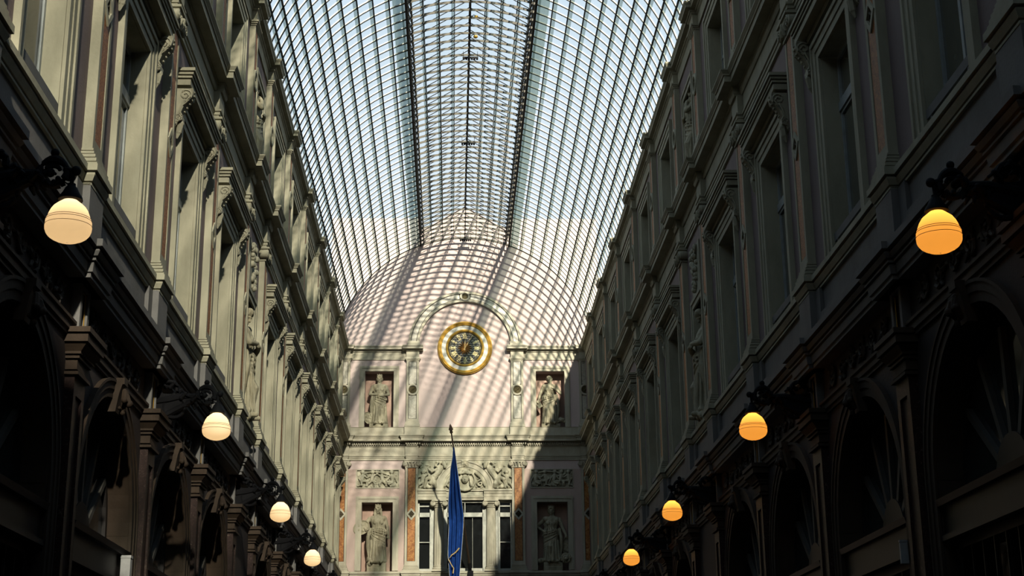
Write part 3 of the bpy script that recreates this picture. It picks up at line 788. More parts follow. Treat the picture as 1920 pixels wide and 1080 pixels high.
mb = MB().lathe([(0.15,9.22),(0.165,9.24),(0.15,9.26),(0.19,9.33)], (0,0,0), 20).box(-0.2, 0.2, -0.24, 0.24, 9.42, 9.47).box(-0.13, 0.15, -0.2, 0.2, 9.36, 9.42)
for sg in (-1, 1):
    mb.lathe([(0.001,-0.16),(0.085,-0.16),(0.095,-0.14),(0.095,0.15),(0.08,0.175),(0.001,0.175)], (0, sg*0.2, 9.35), 16, 'x')
    mb.spiral((0.178, sg*0.2, 9.35), 0.075, 0.012, 1.6, 0.012, 'x', 16, PI/2, -sg)
cap = mb.mesh('capital', 'cream_end', True)
for u in (-0.86, 0.86):
    c = link('column', cm, wc, (-0.06, u, 0)); link('capital', cap, c)
mb = MB()
for sg in (-1, 1):
    for y0, y1 in ((1.10, 1.16), (1.50, 1.57), (0.58, 0.70)):
        a, b = sorted((sg*y0, sg*y1)); mb.box(-0.3, -0.1, a, b, 7.15, 9.5)
    a, b = sorted((sg*1.02, sg*1.12)); mb.box(-0.3, -0.16, a, b, 7.15, 9.5)
    a, b = sorted((sg*0.66, sg*1.05)); mb.box(-0.34, -0.26, a, b, 7.15, 9.5)
link('jamb_frame', mb.mesh('jamb_frame', 'frame_white'), wc)
mb = MB()
mb.box(-0.3, -0.1, -0.6, 0.6, 8.93, 9.07); mb.box(-0.3, -0.1, -0.6, 0.6, 9.40, 9.50); mb.box(-0.3, -0.1, -0.6, 0.6, 7.15, 7.25); mb.box(-0.27, -0.12, -0.015, 0.015, 9.05, 9.42)
mb.box(-0.25, -0.16, 0.245, 0.255, 7.2, 8.95)
link('centre_frame', mb.mesh('centre_frame', 'frame_white'), wc)
for sg in (-1, 1):
    a, b = sorted((sg*1.14, sg*1.52))
    mb = MB().box(-0.3, -0.1, a, b, 8.93, 9.07).box(-0.3, -0.12, a, b, 9.42, 9.50).box(-0.3, -0.12, a, b, 7.15, 7.24).box(-0.26, -0.14, a, b, 8.09, 8.115).box(-0.26, -0.14, a, b, 9.27, 9.31)
    f = link('side_light_frame', mb.mesh('side_light_frame', 'frame_white'), wc)
    for z0, z1 in ((7.2, 8.1), (8.1, 8.95), (9.05, 9.45)): link('pane', MB().box(-0.24, -0.23, a, b, z0, z1).mesh('pane', 'dark_glass'), f)
for a, b, z0, z1 in ((-0.6, 0.6, 7.2, 8.95), (-0.6, 0.0, 9.05, 9.42), (0.0, 0.6, 9.05, 9.42)):
    link('pane', MB().box(-0.24, -0.23, a, b, z0, z1).mesh('pane', 'dark_glass'), wc)

# ------------------------------------------------------------------ floor and an unseen wall behind the camera, placed to shade the near ground floor
MB_f = MB().box(-XW-0.3, XW+0.3, YB, YE, -0.2, 0.0)
tag(link('floor', MB_f.mesh('floor', 'floor_stone')), 'grey stone floor of the gallery', None, None, 'structure')
mb = MB().box(-XW-0.4, XW+0.4, YB-0.4, YB, 0, 14.8)
pts = [(RV*sin(math.radians(a)), ZV+RV*cos(math.radians(a))) for a in range(-82, 83, 4)]
n = len(pts); mb.add([(x, YB, z) for x, z in pts]+[(x, YB-0.3, z) for x, z in pts], [tuple(range(n)), tuple(range(2*n-1, n-1, -1))]+[(i, i+1, n+i+1, n+i) for i in range(n-1)])
tag(link('wall_back', mb.mesh('wall_back', 'pink_side')), 'plain unseen wall behind the camera, placed to shade the near ground floor', None, None, 'structure')

# ------------------------------------------------------------------ glass vault
roof = empty('ceiling'); tag(roof, 'barrel vault of glass panes on thin iron ribs with raised ridge lantern', None, None, 'structure')
A0 = 20.2                                     # lantern edge, degrees from the crown
STEP = 5.17
ANG = [A0+STEP*i for i in range(13)]          # purlins down to 82 degrees
SPR = ANG[-1]
def arc_pts(a0, a1, r, n): return [(r*sin(math.radians(a0+(a1-a0)*i/n)), ZV+r*cos(math.radians(a0+(a1-a0)*i/n))) for i in range(n+1)]
def arc_bar(mb, a0, a1, r1, r2, t, n, y=0.0):
    p, q = arc_pts(a0, a1, r1, n), arc_pts(a0, a1, r2, n); vs = []
    for (x1, z1), (x2, z2) in zip(p, q): vs += [(x1,y-t/2,z1),(x1,y+t/2,z1),(x2,y+t/2,z2),(x2,y-t/2,z2)]
    fs = []
    for i in range(n):
        b = 4*i; c = b+4
        fs += [(b,b+1,c+1,c),(b+1,b+2,c+2,c+1),(b+2,b+3,c+3,c+2),(b+3,b,c,c+3)]
    fs += [(0,3,2,1),(4*n,4*n+1,4*n+2,4*n+3)]
    mb.add(vs, fs)
mb = MB()
for sg in (-1, 1):
    mb.cur = 0; arc_bar(mb, sg*A0, sg*SPR, RV-0.010, RV+0.010, 0.018, 18)
    mb.cur = 1; arc_bar(mb, sg*A0, sg*SPR, RV+0.010, RV+0.036, 0.012, 18)
RIB = mb.mesh('arch_rib', ['rib_iron', 'rib_white'])
SP_R = 0.412
mb = MB(); arc_bar(mb, -A0, A0, RV-0.02, RV+0.04, 0.014, 12)
LRIB = mb.mesh('lantern_rib', 'rib_tan')
EX, EZ0, EZ, AZ2 = RV*sin(math.radians(A0)), ZV+RV*cos(math.radians(A0)), 18.84, 19.78
mb = MB()
for sg in (-1, 1):
    mb.tube([(sg*EX, 0, EZ), (0, 0, AZ2)], 0.014, 4)
    mb.tube([(sg*EX, 0, EZ0), (sg*EX, 0, EZ)], 0.012, 4)
    mb.tube([(sg*(EX-.115), 0, EZ0+.08), (sg*(EX-.115), 0, EZ+.06)], 0.011, 4); mb.tube([(sg*(EX-.115), 0, EZ0+.10), (sg*EX, SP_R*.5, EZ-.03)], 0.008, 4); mb.tube([(sg*EX, SP_R*.5, EZ-.03), (sg*(EX-.115), SP_R, EZ0+.10)], 0.008, 4)
RAFT = mb.mesh('lantern_rafter', 'rib_iron')
rows = []
y = YE-0.02
while y > YB: rows.append(y); y -= SP_R
for y in rows:
    link('arch_rib', RIB, roof, (0, y, 0)); link('lantern_rib', LRIB, roof, (0, y, 0)); link('lantern_rafter', RAFT, roof, (0, y, 0))
Y0, Y1 = rows[-1], rows[0]
def long_bar(pts): # outline (x, z) run along Y
    n = len(pts); mb = MB()
    mb.add([(x, Y0, z) for x, z in pts]+[(x, Y1, z) for x, z in pts], [(i,(i+1)%n,n+(i+1)%n,n+i) for i in range(n)]+[tuple(range(n-1,-1,-1)), tuple(range(n,2*n))])
    return mb
for sg in (-1, 1):
    for i, a in enumerate(ANG):
        def pol(r, da): t = math.radians(a+da); return (sg*r*sin(t), ZV+r*cos(t))
        k = 0.13
        link('purlin', long_bar([pol(RV-0.012, -k), pol(RV-0.012, k), pol(RV+0.03, k), pol(RV+0.03, -k)]).mesh('purlin', 'rib_iron'), roof)
        if i < len(ANG)-1:
            link('glazing_overlap', long_bar([pol(RV+0.02, 0.15), pol(RV+0.02, 1.25), pol(RV+0.028, 1.25), pol(RV+0.028, 0.15)]).mesh('glazing_overlap', 'overlap_glass'), roof)
    # lantern edge beams and roof bars
    link('lantern_beam', long_bar([(sg*(EX-0.03), EZ0-0.05), (sg*(EX+0.02), EZ0-0.05), (sg*(EX+0.02), EZ0+0.03), (sg*(EX-0.03), EZ0+0.03)]).mesh('lantern_beam', 'rib_iron'), roof)
    link('lantern_beam', long_bar([(sg*(EX-0.04), EZ-0.05), (sg*(EX+0.03), EZ-0.05), (sg*(EX+0.03), EZ+0.02), (sg*(EX-0.04), EZ+0.02)]).mesh('lantern_beam', 'rib_tan'), roof)
    link('lantern_beam', long_bar([(sg*(EX-0.13), EZ0+0.06), (sg*(EX-0.10), EZ0+0.06), (sg*(EX-0.10), EZ0+0.14), (sg*(EX-0.13), EZ0+0.14)]).mesh('lantern_beam', 'rib_tan'), roof)
    for j in (1, 2, 3):
        x = EX*j/4; z = AZ2-(AZ2-EZ)*j/4
        link('glazing_bar', long_bar([(sg*(x-0.01), z-0.02), (sg*(x+0.01), z-0.02), (sg*(x+0.01), z+0.03), (sg*(x-0.01), z+0.03)]).mesh('glazing_bar', 'rib_iron'), roof)
        link('glazing_overlap', long_bar([(sg*(x+0.012), z+0.012), (sg*(x+0.085), z-0.03), (sg*(x+0.085), z-0.022), (sg*(x+0.012), z+0.02)]).mesh('glazing_overlap', 'overlap_glass'), roof)
        zz = ZV+math.sqrt(RV*RV-x*x)
        link('lantern_tie', long_bar([(sg*(x-0.008), zz+0.02), (sg*(x+0.008), zz+0.02), (sg*(x+0.008), zz+0.05), (sg*(x-0.008), zz+0.05)]).mesh('lantern_tie', 'rib_iron'), roof)
    def pol2(r, a): t = math.radians(a); return (sg*r*sin(t), ZV+r*cos(t))
    link('skirt_glazing', long_bar([pol2(RV+0.16, A0+0.1), pol2(RV+0.06, A0+STEP*0.75), pol2(RV+0.068, A0+STEP*0.75), pol2(RV+0.168, A0+0.1)]).mesh('skirt_glazing', 'skirt_glass'), roof)
link('ridge_bar', long_bar([(-0.02, AZ2-0.05), (0.02, AZ2-0.05), (0.02, AZ2+0.02), (-0.02, AZ2+0.02)]).mesh('ridge_bar', 'rib_iron'), roof)
zz = ZV+RV
link('lantern_tie', long_bar([(-0.014, zz+0.02), (0.014, zz+0.02), (0.014, zz+0.06), (-0.014, zz+0.06)]).mesh('lantern_tie', 'rib_iron'), roof)
# panes: the largest ones in the picture are parts, the rest one glazing sheet
def px(p):
    d = Vector(p)-CAM; z = d.dot(fwd)
    return None if z < 0.5 else (960+F_PX*d.dot(rgt)/z, 540-F_PX*d.dot(upv)/z)
cells = []
for sg in (-1, 1):
    for i in range(len(ANG)-1):
        for j in range(len(rows)-1):
            ya, yb = rows[j+1], rows[j]
            q = [math.radians(ANG[i]+0.15), math.radians(ANG[i+1]-0.15)]
            tilt = 0.012
            v = [(sg*(RV+0.04)*sin(q[0]), ya+0.008, ZV+(RV+0.04)*cos(q[0])), (sg*(RV+0.04)*sin(q[1]), ya+0.008, ZV+(RV+0.04)*cos(q[1])),
                 (sg*(RV+0.04+tilt)*sin(q[1]), yb-0.008, ZV+(RV+0.04+tilt)*cos(q[1])), (sg*(RV+0.04+tilt)*sin(q[0]), yb-0.008, ZV+(RV+0.04+tilt)*cos(q[0]))]
            cells.append((sg, i, j, v))
    for k in range(4):
        for j in range(len(rows)-1):
            ya, yb = rows[j+1], rows[j]
            x0, x1 = EX*k/4+0.012, EX*(k+1)/4-0.012
            z0, z1 = AZ2-(AZ2-EZ)*x0/EX+0.03, AZ2-(AZ2-EZ)*x1/EX+0.03
            cells.append((sg, 100+k, j, [(sg*x0, ya+0.008, z0), (sg*x1, ya+0.008, z1), (sg*x1, yb-0.008, z1+0.012), (sg*x0, yb-0.008, z0+0.012)]))
def size(v):
    p = [px(a) for a in v]
    if any(a is None for a in p): return 0
    cx_ = sum(a[0] for a in p)/4; cy_ = sum(a[1] for a in p)/4
    if not (0 < cx_ < 1920 and 0 < cy_ < 1080): return 0
    return abs(sum(p[k][0]*p[(k+1)%4][1]-p[(k+1)%4][0]*p[k][1] for k in range(4)))/2
cells.sort(key=lambda c: -size(c[3]))
pane_mesh = {}
for sg, i, j, v in cells[:300]:
    o = Vector(v[0])
    key = (sg, i)
    if key not in pane_mesh:
        loc = [Vector(a)-o for a in v]; up = (loc[1]).cross(loc[3]).normalized()*0.004
        mb = MB(); mb.add([a for a in loc]+[a+up for a in loc], [(0,1,2,3),(7,6,5,4),(0,4,5,1),(1,5,6,2),(2,6,7,3),(3,7,4,0)])
        pane_mesh[key] = mb.mesh('pane', 'roof_glass')
    link('pane', pane_mesh[key], roof, o)
mb = MB()
for sg, i, j, v in cells[300:]: mb.add(v, [(0,1,2,3)])
tag(link('glazing', mb.mesh('glazing', 'roof_glass'), roof), kind='stuff')
#PART2
# ------------------------------------------------------------------ sculpture
def figure(pose, seed):
    """Draped standing figure facing +x, 1.0 tall, feet at z = 0; pose gives arms, head turn and attributes."""
    rr = random.Random(seed); mb = MB(); n = 40
    lev = [(0.0,.150,.120),(.03,.165,.130),(.12,.150,.120),(.25,.140,.112),(.36,.138,.108),(.46,.140,.110),(.53,.128,.102),(.60,.100,.082),(.66,.108,.088),(.72,.122,.098),(.77,.132,.088),(.80,.135,.075),(.825,.105,.062),(.84,.055,.048),(.87,.040,.040),(.90,.040,.040)]
    sway = pose.get('sway', 0.02); nf = 14; ph = rr.random()*6
    vs = []
    for z, ry, rx in lev:
        amp = max(0.03, 0.17*(0.60-z)/0.60) if z < 0.60 else 0.022
        cy = sway*math.sin(PI*min(z, .8)/.8)
        for j in range(n):
            a = 2*PI*j/n
            q_ = sin(nf*a+ph+2.2*z+.7*sin(3*a)); k = 1+amp*(2*abs(q_)**0.7-1)*(0.7+0.3*sin(2*a+ph))
            vs.append((rx*k*cos(a)+0.01, cy+ry*k*sin(a), z))
    k = len(lev)
    fs = [(i*n+j, i*n+(j+1)%n, (i+1)*n+(j+1)%n, (i+1)*n+j) for i in range(k-1) for j in range(n)]
    fs += [tuple(range(n-1,-1,-1)), tuple(range((k-1)*n, k*n))]
    mb.add(vs, fs)
    # mantle folds slung from one hip to the other knee
    s = pose.get('mantle', 1)
    for i in range(7):
        t = i/6+.05*sin(5*i)
        pts = []
        for q in range(7):
            u = q/6; a = -1.35+2.7*u
            pts.append((0.118*cos(a)+0.012*(1-t), s*0.142*sin(a)+sway, .61-.10*t-(.08+.26*t)*u*(1.15-0.25*u)-.03*sin(PI*u)*t))
        mb.tube(pts, [0.007+0.007*sin(PI*q/6)*(1 if i % 2 else .6) for q in range(7)], 6)
    mb.limb([(0.06, -s*0.13, .60), (0.08, -s*0.155, .45), (0.06, -s*0.16, .28), (0.05, -s*0.15, .14)], [.03, .035, .03, .015])
    mb.limb([(0.05, s*0.05, .40), (0.12, s*0.06, .28), (0.09, s*0.06, .06)], [.06, .052, .040])      # bent knee under the robe
    for q in range(9):     # overfold of the tunic and its hanging pleats
        a = -1.5+3.0*q/8; c_, s_ = cos(a), sin(a)
        mb.limb([(.098*c_, .115*s_+sway, .615), (.125*c_, .145*s_+sway, .56), (.122*c_, .150*s_+sway, .49+.012*(q % 3))], [.012, .017, .013], 6)
        mb.limb([(.045*c_+.03, .07*s_+sway, .80), (.102*c_, .118*s_+sway, .70), (.092*c_, .108*s_+sway, .62)], [.008, .013, .010], 6)
        mb.limb([(.120*c_, .140*s_, .40), (.132*c_, .152*s_, .20), (.140*c_, .165*s_, .04)], [.010, .016, .018], 6)
    mb.tube([(.092*cos(a*PI/6), .11*sin(a*PI/6)+sway, .615) for a in range(12)], .012, 6, True)
    for sg in (-1, 1): mb.ball((0.085, sg*0.052+sway, .715), (.034, .040, .042)); mb.limb([(0.10, sg*0.07, .012), (0.17, sg*0.08, .012)], [.03, .024])
    mb.limb([(0.02, -0.10+sway, .79), (0.02, 0.10+sway, .79)], [.052, .052])
    # head
    ty, tp = pose.get('turn', 0), pose.get('nod', 0)
    R = Matrix.Rotation(ty, 3, 'Z') @ Matrix.Rotation(tp, 3, 'Y')
    hc = Vector((0.015+0.02*tp, sway*0.6, .935))
    hd = MB()
    hd.ball((0,0,0), (.054,.047,.066), 14, 10); hd.ball((.022,0,-.03), (.034,.032,.034))
    hd.limb([(.052,0,.018), (.066,0,-.012)], [.008,.012]); hd.ball((.050,0,-.036), (.010,.016,.006)); hd.ball((.045,0,-.056), (.014,.016,.012))
    hd.limb([(.048,-.028,.020), (.056,-.008,.022)], [.007,.007]); hd.limb([(.048,.028,.020), (.056,.008,.022)], [.007,.007])
    for sg in (-1, 1): hd.ball((.046, sg*.018, .008), (.007,.010,.006)); hd.ball((0, sg*.048, -.004), (.012,.006,.018)); hd.limb([(.035, sg*.03, .045), (.0, sg*.052, .02), (-.03, sg*.045, -.02)], [.018,.02,.02])
    hd.ball((-.045,0,.005), (.035,.036,.036))
    c = pose.get('crown')
    if c:
        hd.lathe([(.050,.045),(.058,.05),(.058,.095),(.048,.095)], (0,0,0), 14)
        for q in range(7): hd.ball((.054*cos(q*.9), .054*sin(q*.9), .10), (.012,.012,.012), 6, 5)
    else: hd.limb([(.02,-.03,.055), (.03,0,.062), (.02,.03,.055)], [.02,.02,.02])
    if pose.get('hair'):
        for sg in (-1, 1): hd.limb([(0, sg*.05, .0), (.02, sg*.058, -.06), (.035, sg*.06, -.13)], [.02,.022,.014])
    if pose.get('veil'):
        hd.limb([(.02,0,.06), (-.04,0,.045), (-.06,0,-.04), (-.06,0,-.14)], [.045,.05,.055,.05])
        for sg in (-1, 1): hd.limb([(.0, sg*.045, .03), (-.02, sg*.06, -.05), (-.03, sg*.085, -.13)], [.024,.026,.03])
    b = len(mb.v); mb.v += [tuple(hc + R @ Vector(p)) for p in hd.v]
    for f in hd.f: mb.f.append([b+i for i in f]); mb.m.append(0)
    # arms: shoulder, elbow, wrist, hand
    for arm in pose['arms']:
        sh, el, wr, ha = [Vector(p) for p in arm]
        mb.limb([sh, sh.lerp(el, .5), el], [.040, .038, .032]); mb.limb([el, el.lerp(wr, .45), wr], [.031, .029, .020])
        d = (ha-wr); mb.limb([wr, wr+d*.5], [.020, .023])
        side = d.cross(Vector((1, 0.2, 0.1))).normalized() if d.length > 0 else Vector((0,1,0))
        for q in range(4):
            st = wr+d*.55+side*(q-1.5)*.011; e_ = st+d*(.5-.05*abs(q-1.3)); mid = st.lerp(e_, .5)+Vector((.004,0,-.002))
            mb.limb([st, mid, e_], [.0075, .007, .006], 6)
        mb.limb([wr+d*.2+side*.02, wr+d*.6+side*.034], [.009, .007], 6)
    for ext in pose.get('extra', []): ext(mb)
    return mb
def shield(c, ry, rz, tilt=0.0):
    def f(mb):
        q = MB().lathe([(0.001,.018),(.5,.012),(.85,.004),(.92,.018),(1.0,.016),(1.0,-.01),(0.001,-.01)], (0,0,0), 20, 'x')
        R = Matrix.Rotation(tilt, 3, 'X')
        b = len(mb.v)
        for p in q.v:
            v = R @ Vector((p[0], p[1]*ry, p[2]*rz)); mb.v.append((c[0]+v.x, c[1]+v.y, c[2]+v.z))
        for g in q.f: mb.f.append([b+i for i in g]); mb.m.append(0)
        for i in range(5): mb.ball((c[0]+.014, c[1]+ry*.45*cos(i*1.3), c[2]+rz*.45*sin(i*1.3)), (.010,.032,.024), 6, 5)
    return f
def rock(c, r, k, seed):
    def f(mb):
        q = random.Random(seed)
        for i in range(k): mb.ball((c[0]+q.uniform(-.5,.5)*r, c[1]+q.uniform(-.7,.7)*r, c[2]+q.uniform(-.3,.5)*r), (r*q.uniform(.3,.55),)*3, 8, 6)
    return f
def lion(c):
    def f(mb):
        mb.ball(c, (.06,.065,.06), 10, 8); mb.ball((c[0]+.055,c[1],c[2]-.02), (.03,.03,.025)); 
        for i in range(12):
            a = i*2*PI/12; mb.ball((c[0], c[1]+.075*cos(a), c[2]+.07*sin(a)), (.03,.028,.028), 6, 5)
        for sg in (-1,1): mb.ball((c[0]+.05,c[1]+sg*.025,c[2]+.02), (.01,.01,.01), 6, 5)
    return f
def slab(c, hy, hz, tilt):
    def f(mb):
        q = MB().box(-.014,.014,-hy,hy,-hz,hz); R = Matrix.Rotation(tilt, 3, 'X'); b = len(mb.v)
        for p in q.v:
            v = R @ Vector(p); mb.v.append((c[0]+v.x, c[1]+v.y, c[2]+v.z))
        for g in q.f: mb.f.append([b+i for i in g]); mb.m.append(0)
    return f
Lsh, Rsh = (0.01,-.135,.785), (0.01,.135,.785)
POSES = {
 'A': dict(crown=1, sway=.0, mantle=1, arms=[[Lsh,(.05,-.19,.62),(.13,-.06,.60),(.14,.02,.605)],[Rsh,(.05,.19,.62),(.13,.06,.575),(.14,-.02,.57)]],
           extra=[shield((.06,-.22,.13),.085,.13,.25), rock((.04,-.12,.02),.08,6,1)]),
 'B': dict(sway=-.02, mantle=-1, turn=-.25, nod=.1, arms=[[Lsh,(.05,-.20,.62),(.09,-.24,.48),(.12,-.26,.42)],[Rsh,(.08,.21,.63),(.12,.09,.72),(.12,.03,.76)]],
           extra=[slab((.08,-.235,.40),.05,.075,.5), rock((.05,.22,.06),.10,9,2)]),
 'C': dict(crown=1, hair=1, sway=.02, mantle=1, arms=[[Lsh,(.03,-.23,.66),(.11,-.21,.60),(.12,-.15,.58)],[Rsh,(.02,.185,.63),(.07,.20,.48),(.08,.21,.42)]],
           extra=[shield((.09,-.27,.62),.155,.125,.5), rock((.08,-.05,.02),.10,8,3)]),
 'D': dict(crown=1, sway=-.03, mantle=-1, turn=-.15, arms=[[Lsh,(-.02,-.29,.66),(.06,-.16,.56),(.08,-.12,.54)],[Rsh,(.04,.19,.62),(.09,.24,.49),(.10,.26,.44)]],
           extra=[shield((.0,.25,.29),.075,.18,0), lion((.12,.23,.07)), rock((.03,-.2,.01),.09,7,4)]),
 'E': dict(veil=1, sway=.03, mantle=1, turn=-.5, nod=.45, arms=[[Lsh,(.10,-.20,.65),(.15,-.02,.68),(.13,.06,.70)],[Rsh,(.10,.20,.64),(.16,.03,.655),(.15,-.05,.66)]], extra=[rock((.08,-.06,.02),.09,7,5)]),
 'F': dict(sway=.02, mantle=-1, turn=-.6, nod=.2, hair=1, arms=[[Lsh,(.14,-.17,.66),(.12,-.05,.80),(.09,-.02,.855)],[Rsh,(.09,.20,.63),(.15,.02,.62),(.15,-.05,.63)]], extra=[rock((.08,.06,.02),.09,7,6)]),
}
FIG = {k: remeshed(figure(p, i+11), 'statue_body', 'statue_stone', 0.0055) for i, (k, p) in enumerate(POSES.items())}
def statue(key, loc, rz, Hs, plinth, label, mirror=False):
    o = empty('statue', loc, rz)
    tag(o, label, 'statue', 'stone statues in niches')
    b = link('figure', FIG[key], o, (0, 0, plinth)); b.scale = (Hs, -Hs if mirror else Hs, Hs)
    link('plinth', MB().mould([(-0.17,0),(0.20,0),(0.20,plinth*0.45),(0.185,plinth*0.5),(0.185,plinth),(-0.17,plinth)], -0.31, 0.31).mesh('plinth', 'statue_stone'), o)
    return o
ED = 0.17
statue('A', (-NU, YE+ED, 11.92), -PI/2, 1.66, 0.12, 'crowned stone statue with hands joined at the waist, upper niche left of the clock')
statue('B', (NU, YE+ED, 11.92), -PI/2, 1.66, 0.12, 'stone statue with one hand at the breast, upper niche right of the clock')
statue('C', (-NU, YE+ED, 7.14), -PI/2, 1.86, 0.28, 'crowned long-haired stone statue holding a round shield, lower niche left of the flag')
statue('D', (NU, YE+ED, 7.14), -PI/2, 1.80, 0.28, 'shaded stone statue with hand on hip and lion head, lower niche right of the flag')
NB_Y = BC[NICHE_BAY]
for nm, (w, us) in SIDES.items():
    rz = 0.0 if us == 1 else PI; X = -us*(XW+0.12)
    side = 'sunlit left wall' if us == 1 else 'shaded right wall'
    statue('E', (X, NB_Y, 7.14), rz, 1.98, 0.12, 'veiled stone statue with bowed head and crossed arms, first-floor niche on the '+side, mirror=(us == -1))
    statue('F', (X, NB_Y, 11.95), rz, 1.62, 0.10, 'stone statue raising a hand to its chin, upper-floor niche on the '+side, mirror=(us == -1))
    mb = MB(); frame_boxes(mb, 0.46, 7.14, 9.40, 0.10, -0.03, 0.04); frame_boxes(mb, 0.56, 7.14, 9.5, 0.07, -0.03, 0.06)
    link('niche_frame', mb.mesh('niche_frame', 'cream'), w, (0, us*NB_Y, 0))
    mb = MB()
    for sg in (-1, 1): mb.box(-0.3, -0.001, sg*0.46-0.01, sg*0.46+0.01, 7.14, 9.4).box(-0.3, -0.001, sg*0.46-0.01, sg*0.46+0.01, 12.0, 13.6)
    link('niche_lining', mb.mesh('niche_lining', 'cream'), w, (0, us*NB_Y, 0))
    mb = MB(); frame_boxes(mb, 0.46, 11.9, 13.62, 0.10, -0.03, 0.04); frame_boxes(mb, 0.56, 11.9, 13.72, 0.06, -0.03, 0.06)
    link('niche_frame', mb.mesh('niche_frame', 'cream'), w, (0, us*NB_Y, 0))
    # carved drop above the lower niche
    mb = MB(); q = random.Random(21)
    for k in range(26):
        t = k/25; z = 10.45-0.8*t; hw = 0.28*(1-t)+0.06
        mb.ball((0.03+q.uniform(0,.04), q.uniform(-hw, hw), z), (q.uniform(.04,.07),)*3, 7, 5)
    mb.spiral((0.06, -0.16, 10.38), 0.11, 0.02, 1.4, 0.025, 'x', 14, 0, 1); mb.spiral((0.06, 0.16, 10.38), 0.11, 0.02, 1.4, 0.025, 'x', 14, PI, -1)
    mb.box(-0.01, 0.03, -0.42, 0.42, 9.62, 10.5)
    link('carved_drop', mb.mesh('carved_drop', 'cream', True), w, (0, us*NB_Y, 0))

# -- reliefs
def putto(mb, c, s, pose, flip=1):
    x, y, z = c
    def V(a, b, d): return (x+a*s, y+flip*b*s, z+d*s)
    mb.ball(V(.10,0,.88), (.10*s,.105*s,.115*s), 10, 8); mb.ball(V(.17,.02,.86), (.04*s,)*3, 6, 5)
    for i in range(6): mb.ball(V(.08, .10*cos(i), .92+.08*sin(i)), (.05*s,)*3, 6, 5)
    mb.limb([V(.06,0,.70), V(.07,-.03,.52), V(.06,-.05,.38)], [.115*s,.12*s,.12*s])
    if pose == 0:   # kneeling, arm out
        mb.limb([V(.08,.10,.68), V(.10,.26,.56), V(.10,.40,.62)], [.055*s,.05*s,.035*s]); mb.limb([V(.08,-.10,.68), V(.10,-.22,.50), V(.12,-.12,.36)], [.055*s,.05*s,.035*s])
        mb.limb([V(.08,.05,.35), V(.12,.26,.32), V(.08,.24,.08)], [.085*s,.075*s,.05*s]); mb.limb([V(.08,-.08,.35), V(.12,-.05,.12), V(.06,-.28,.06)], [.085*s,.07*s,.045*s])
    elif pose == 1: # striding, arms up
        mb.limb([V(.08,.10,.68), V(.10,.24,.78), V(.10,.22,.98)], [.055*s,.05*s,.035*s]); mb.limb([V(.08,-.10,.68), V(.10,-.26,.62), V(.12,-.36,.76)], [.055*s,.05*s,.035*s])
        mb.limb([V(.08,.04,.35), V(.12,.12,.2), V(.08,.10,.03)], [.085*s,.07*s,.045*s]); mb.limb([V(.08,-.08,.35), V(.12,-.22,.22), V(.06,-.32,.05)], [.085*s,.07*s,.045*s])
    else:           # seated, leaning
        mb.limb([V(.08,.10,.66), V(.12,.20,.48), V(.14,.32,.40)], [.055*s,.05*s,.035*s]); mb.limb([V(.08,-.10,.66), V(.08,-.25,.5), V(.10,-.32,.30)], [.055*s,.05*s,.035*s])
        mb.limb([V(.10,.02,.30), V(.16,.26,.30), V(.10,.34,.06)], [.085*s,.075*s,.05*s]); mb.limb([V(.10,-.05,.26), V(.16,.16,.16), V(.10,.06,.03)], [.08*s,.07*s,.045*s])
        mb.ball(V(.04,-.08,.14), (.10*s,.2*s,.14*s))
def relief(seed, order):
    mb = MB(); q = random.Random(seed)
    mb.box(-0.06, -0.03, -0.69, 0.69, 9.9, 10.47)
    for k, (y, p, f) in enumerate(order): putto(mb, (-0.04, y, 9.91), 0.55, p, f)
    for k in range(46): mb.ball((-0.035, q.uniform(-.66,.66), 9.93+q.random()**1.6*.46), (q.uniform(.02,.045),q.uniform(.02,.05),q.uniform(.02,.04)), 6, 5)
    mb.limb([(0.0,-.45,10.36),(0.02,-.2,10.42),(0.02,.1,10.40),(0.0,.4,10.3)], [.02,.03,.03,.015])
    return remeshed(mb, 'relief', 'relief_stone', 0.011)
o = link('relief_panel', relief(1, [(-.5,0,1),(-.17,1,1),(.13,1,-1),(.46,2,-1)]), None, (-NU, YE, 0), -PI/2)
tag(o, 'sunlit stone relief of playing children above the niche left of the window', 'relief')
o = link('relief_panel', relief(2, [(-.52,2,1),(-.22,0,-1),(.10,2,1),(.32,1,1),(.55,0,-1)]), None, (NU, YE, 0), -PI/2)
tag(o, 'shaded stone relief of children at work above the niche right of the window', 'relief')
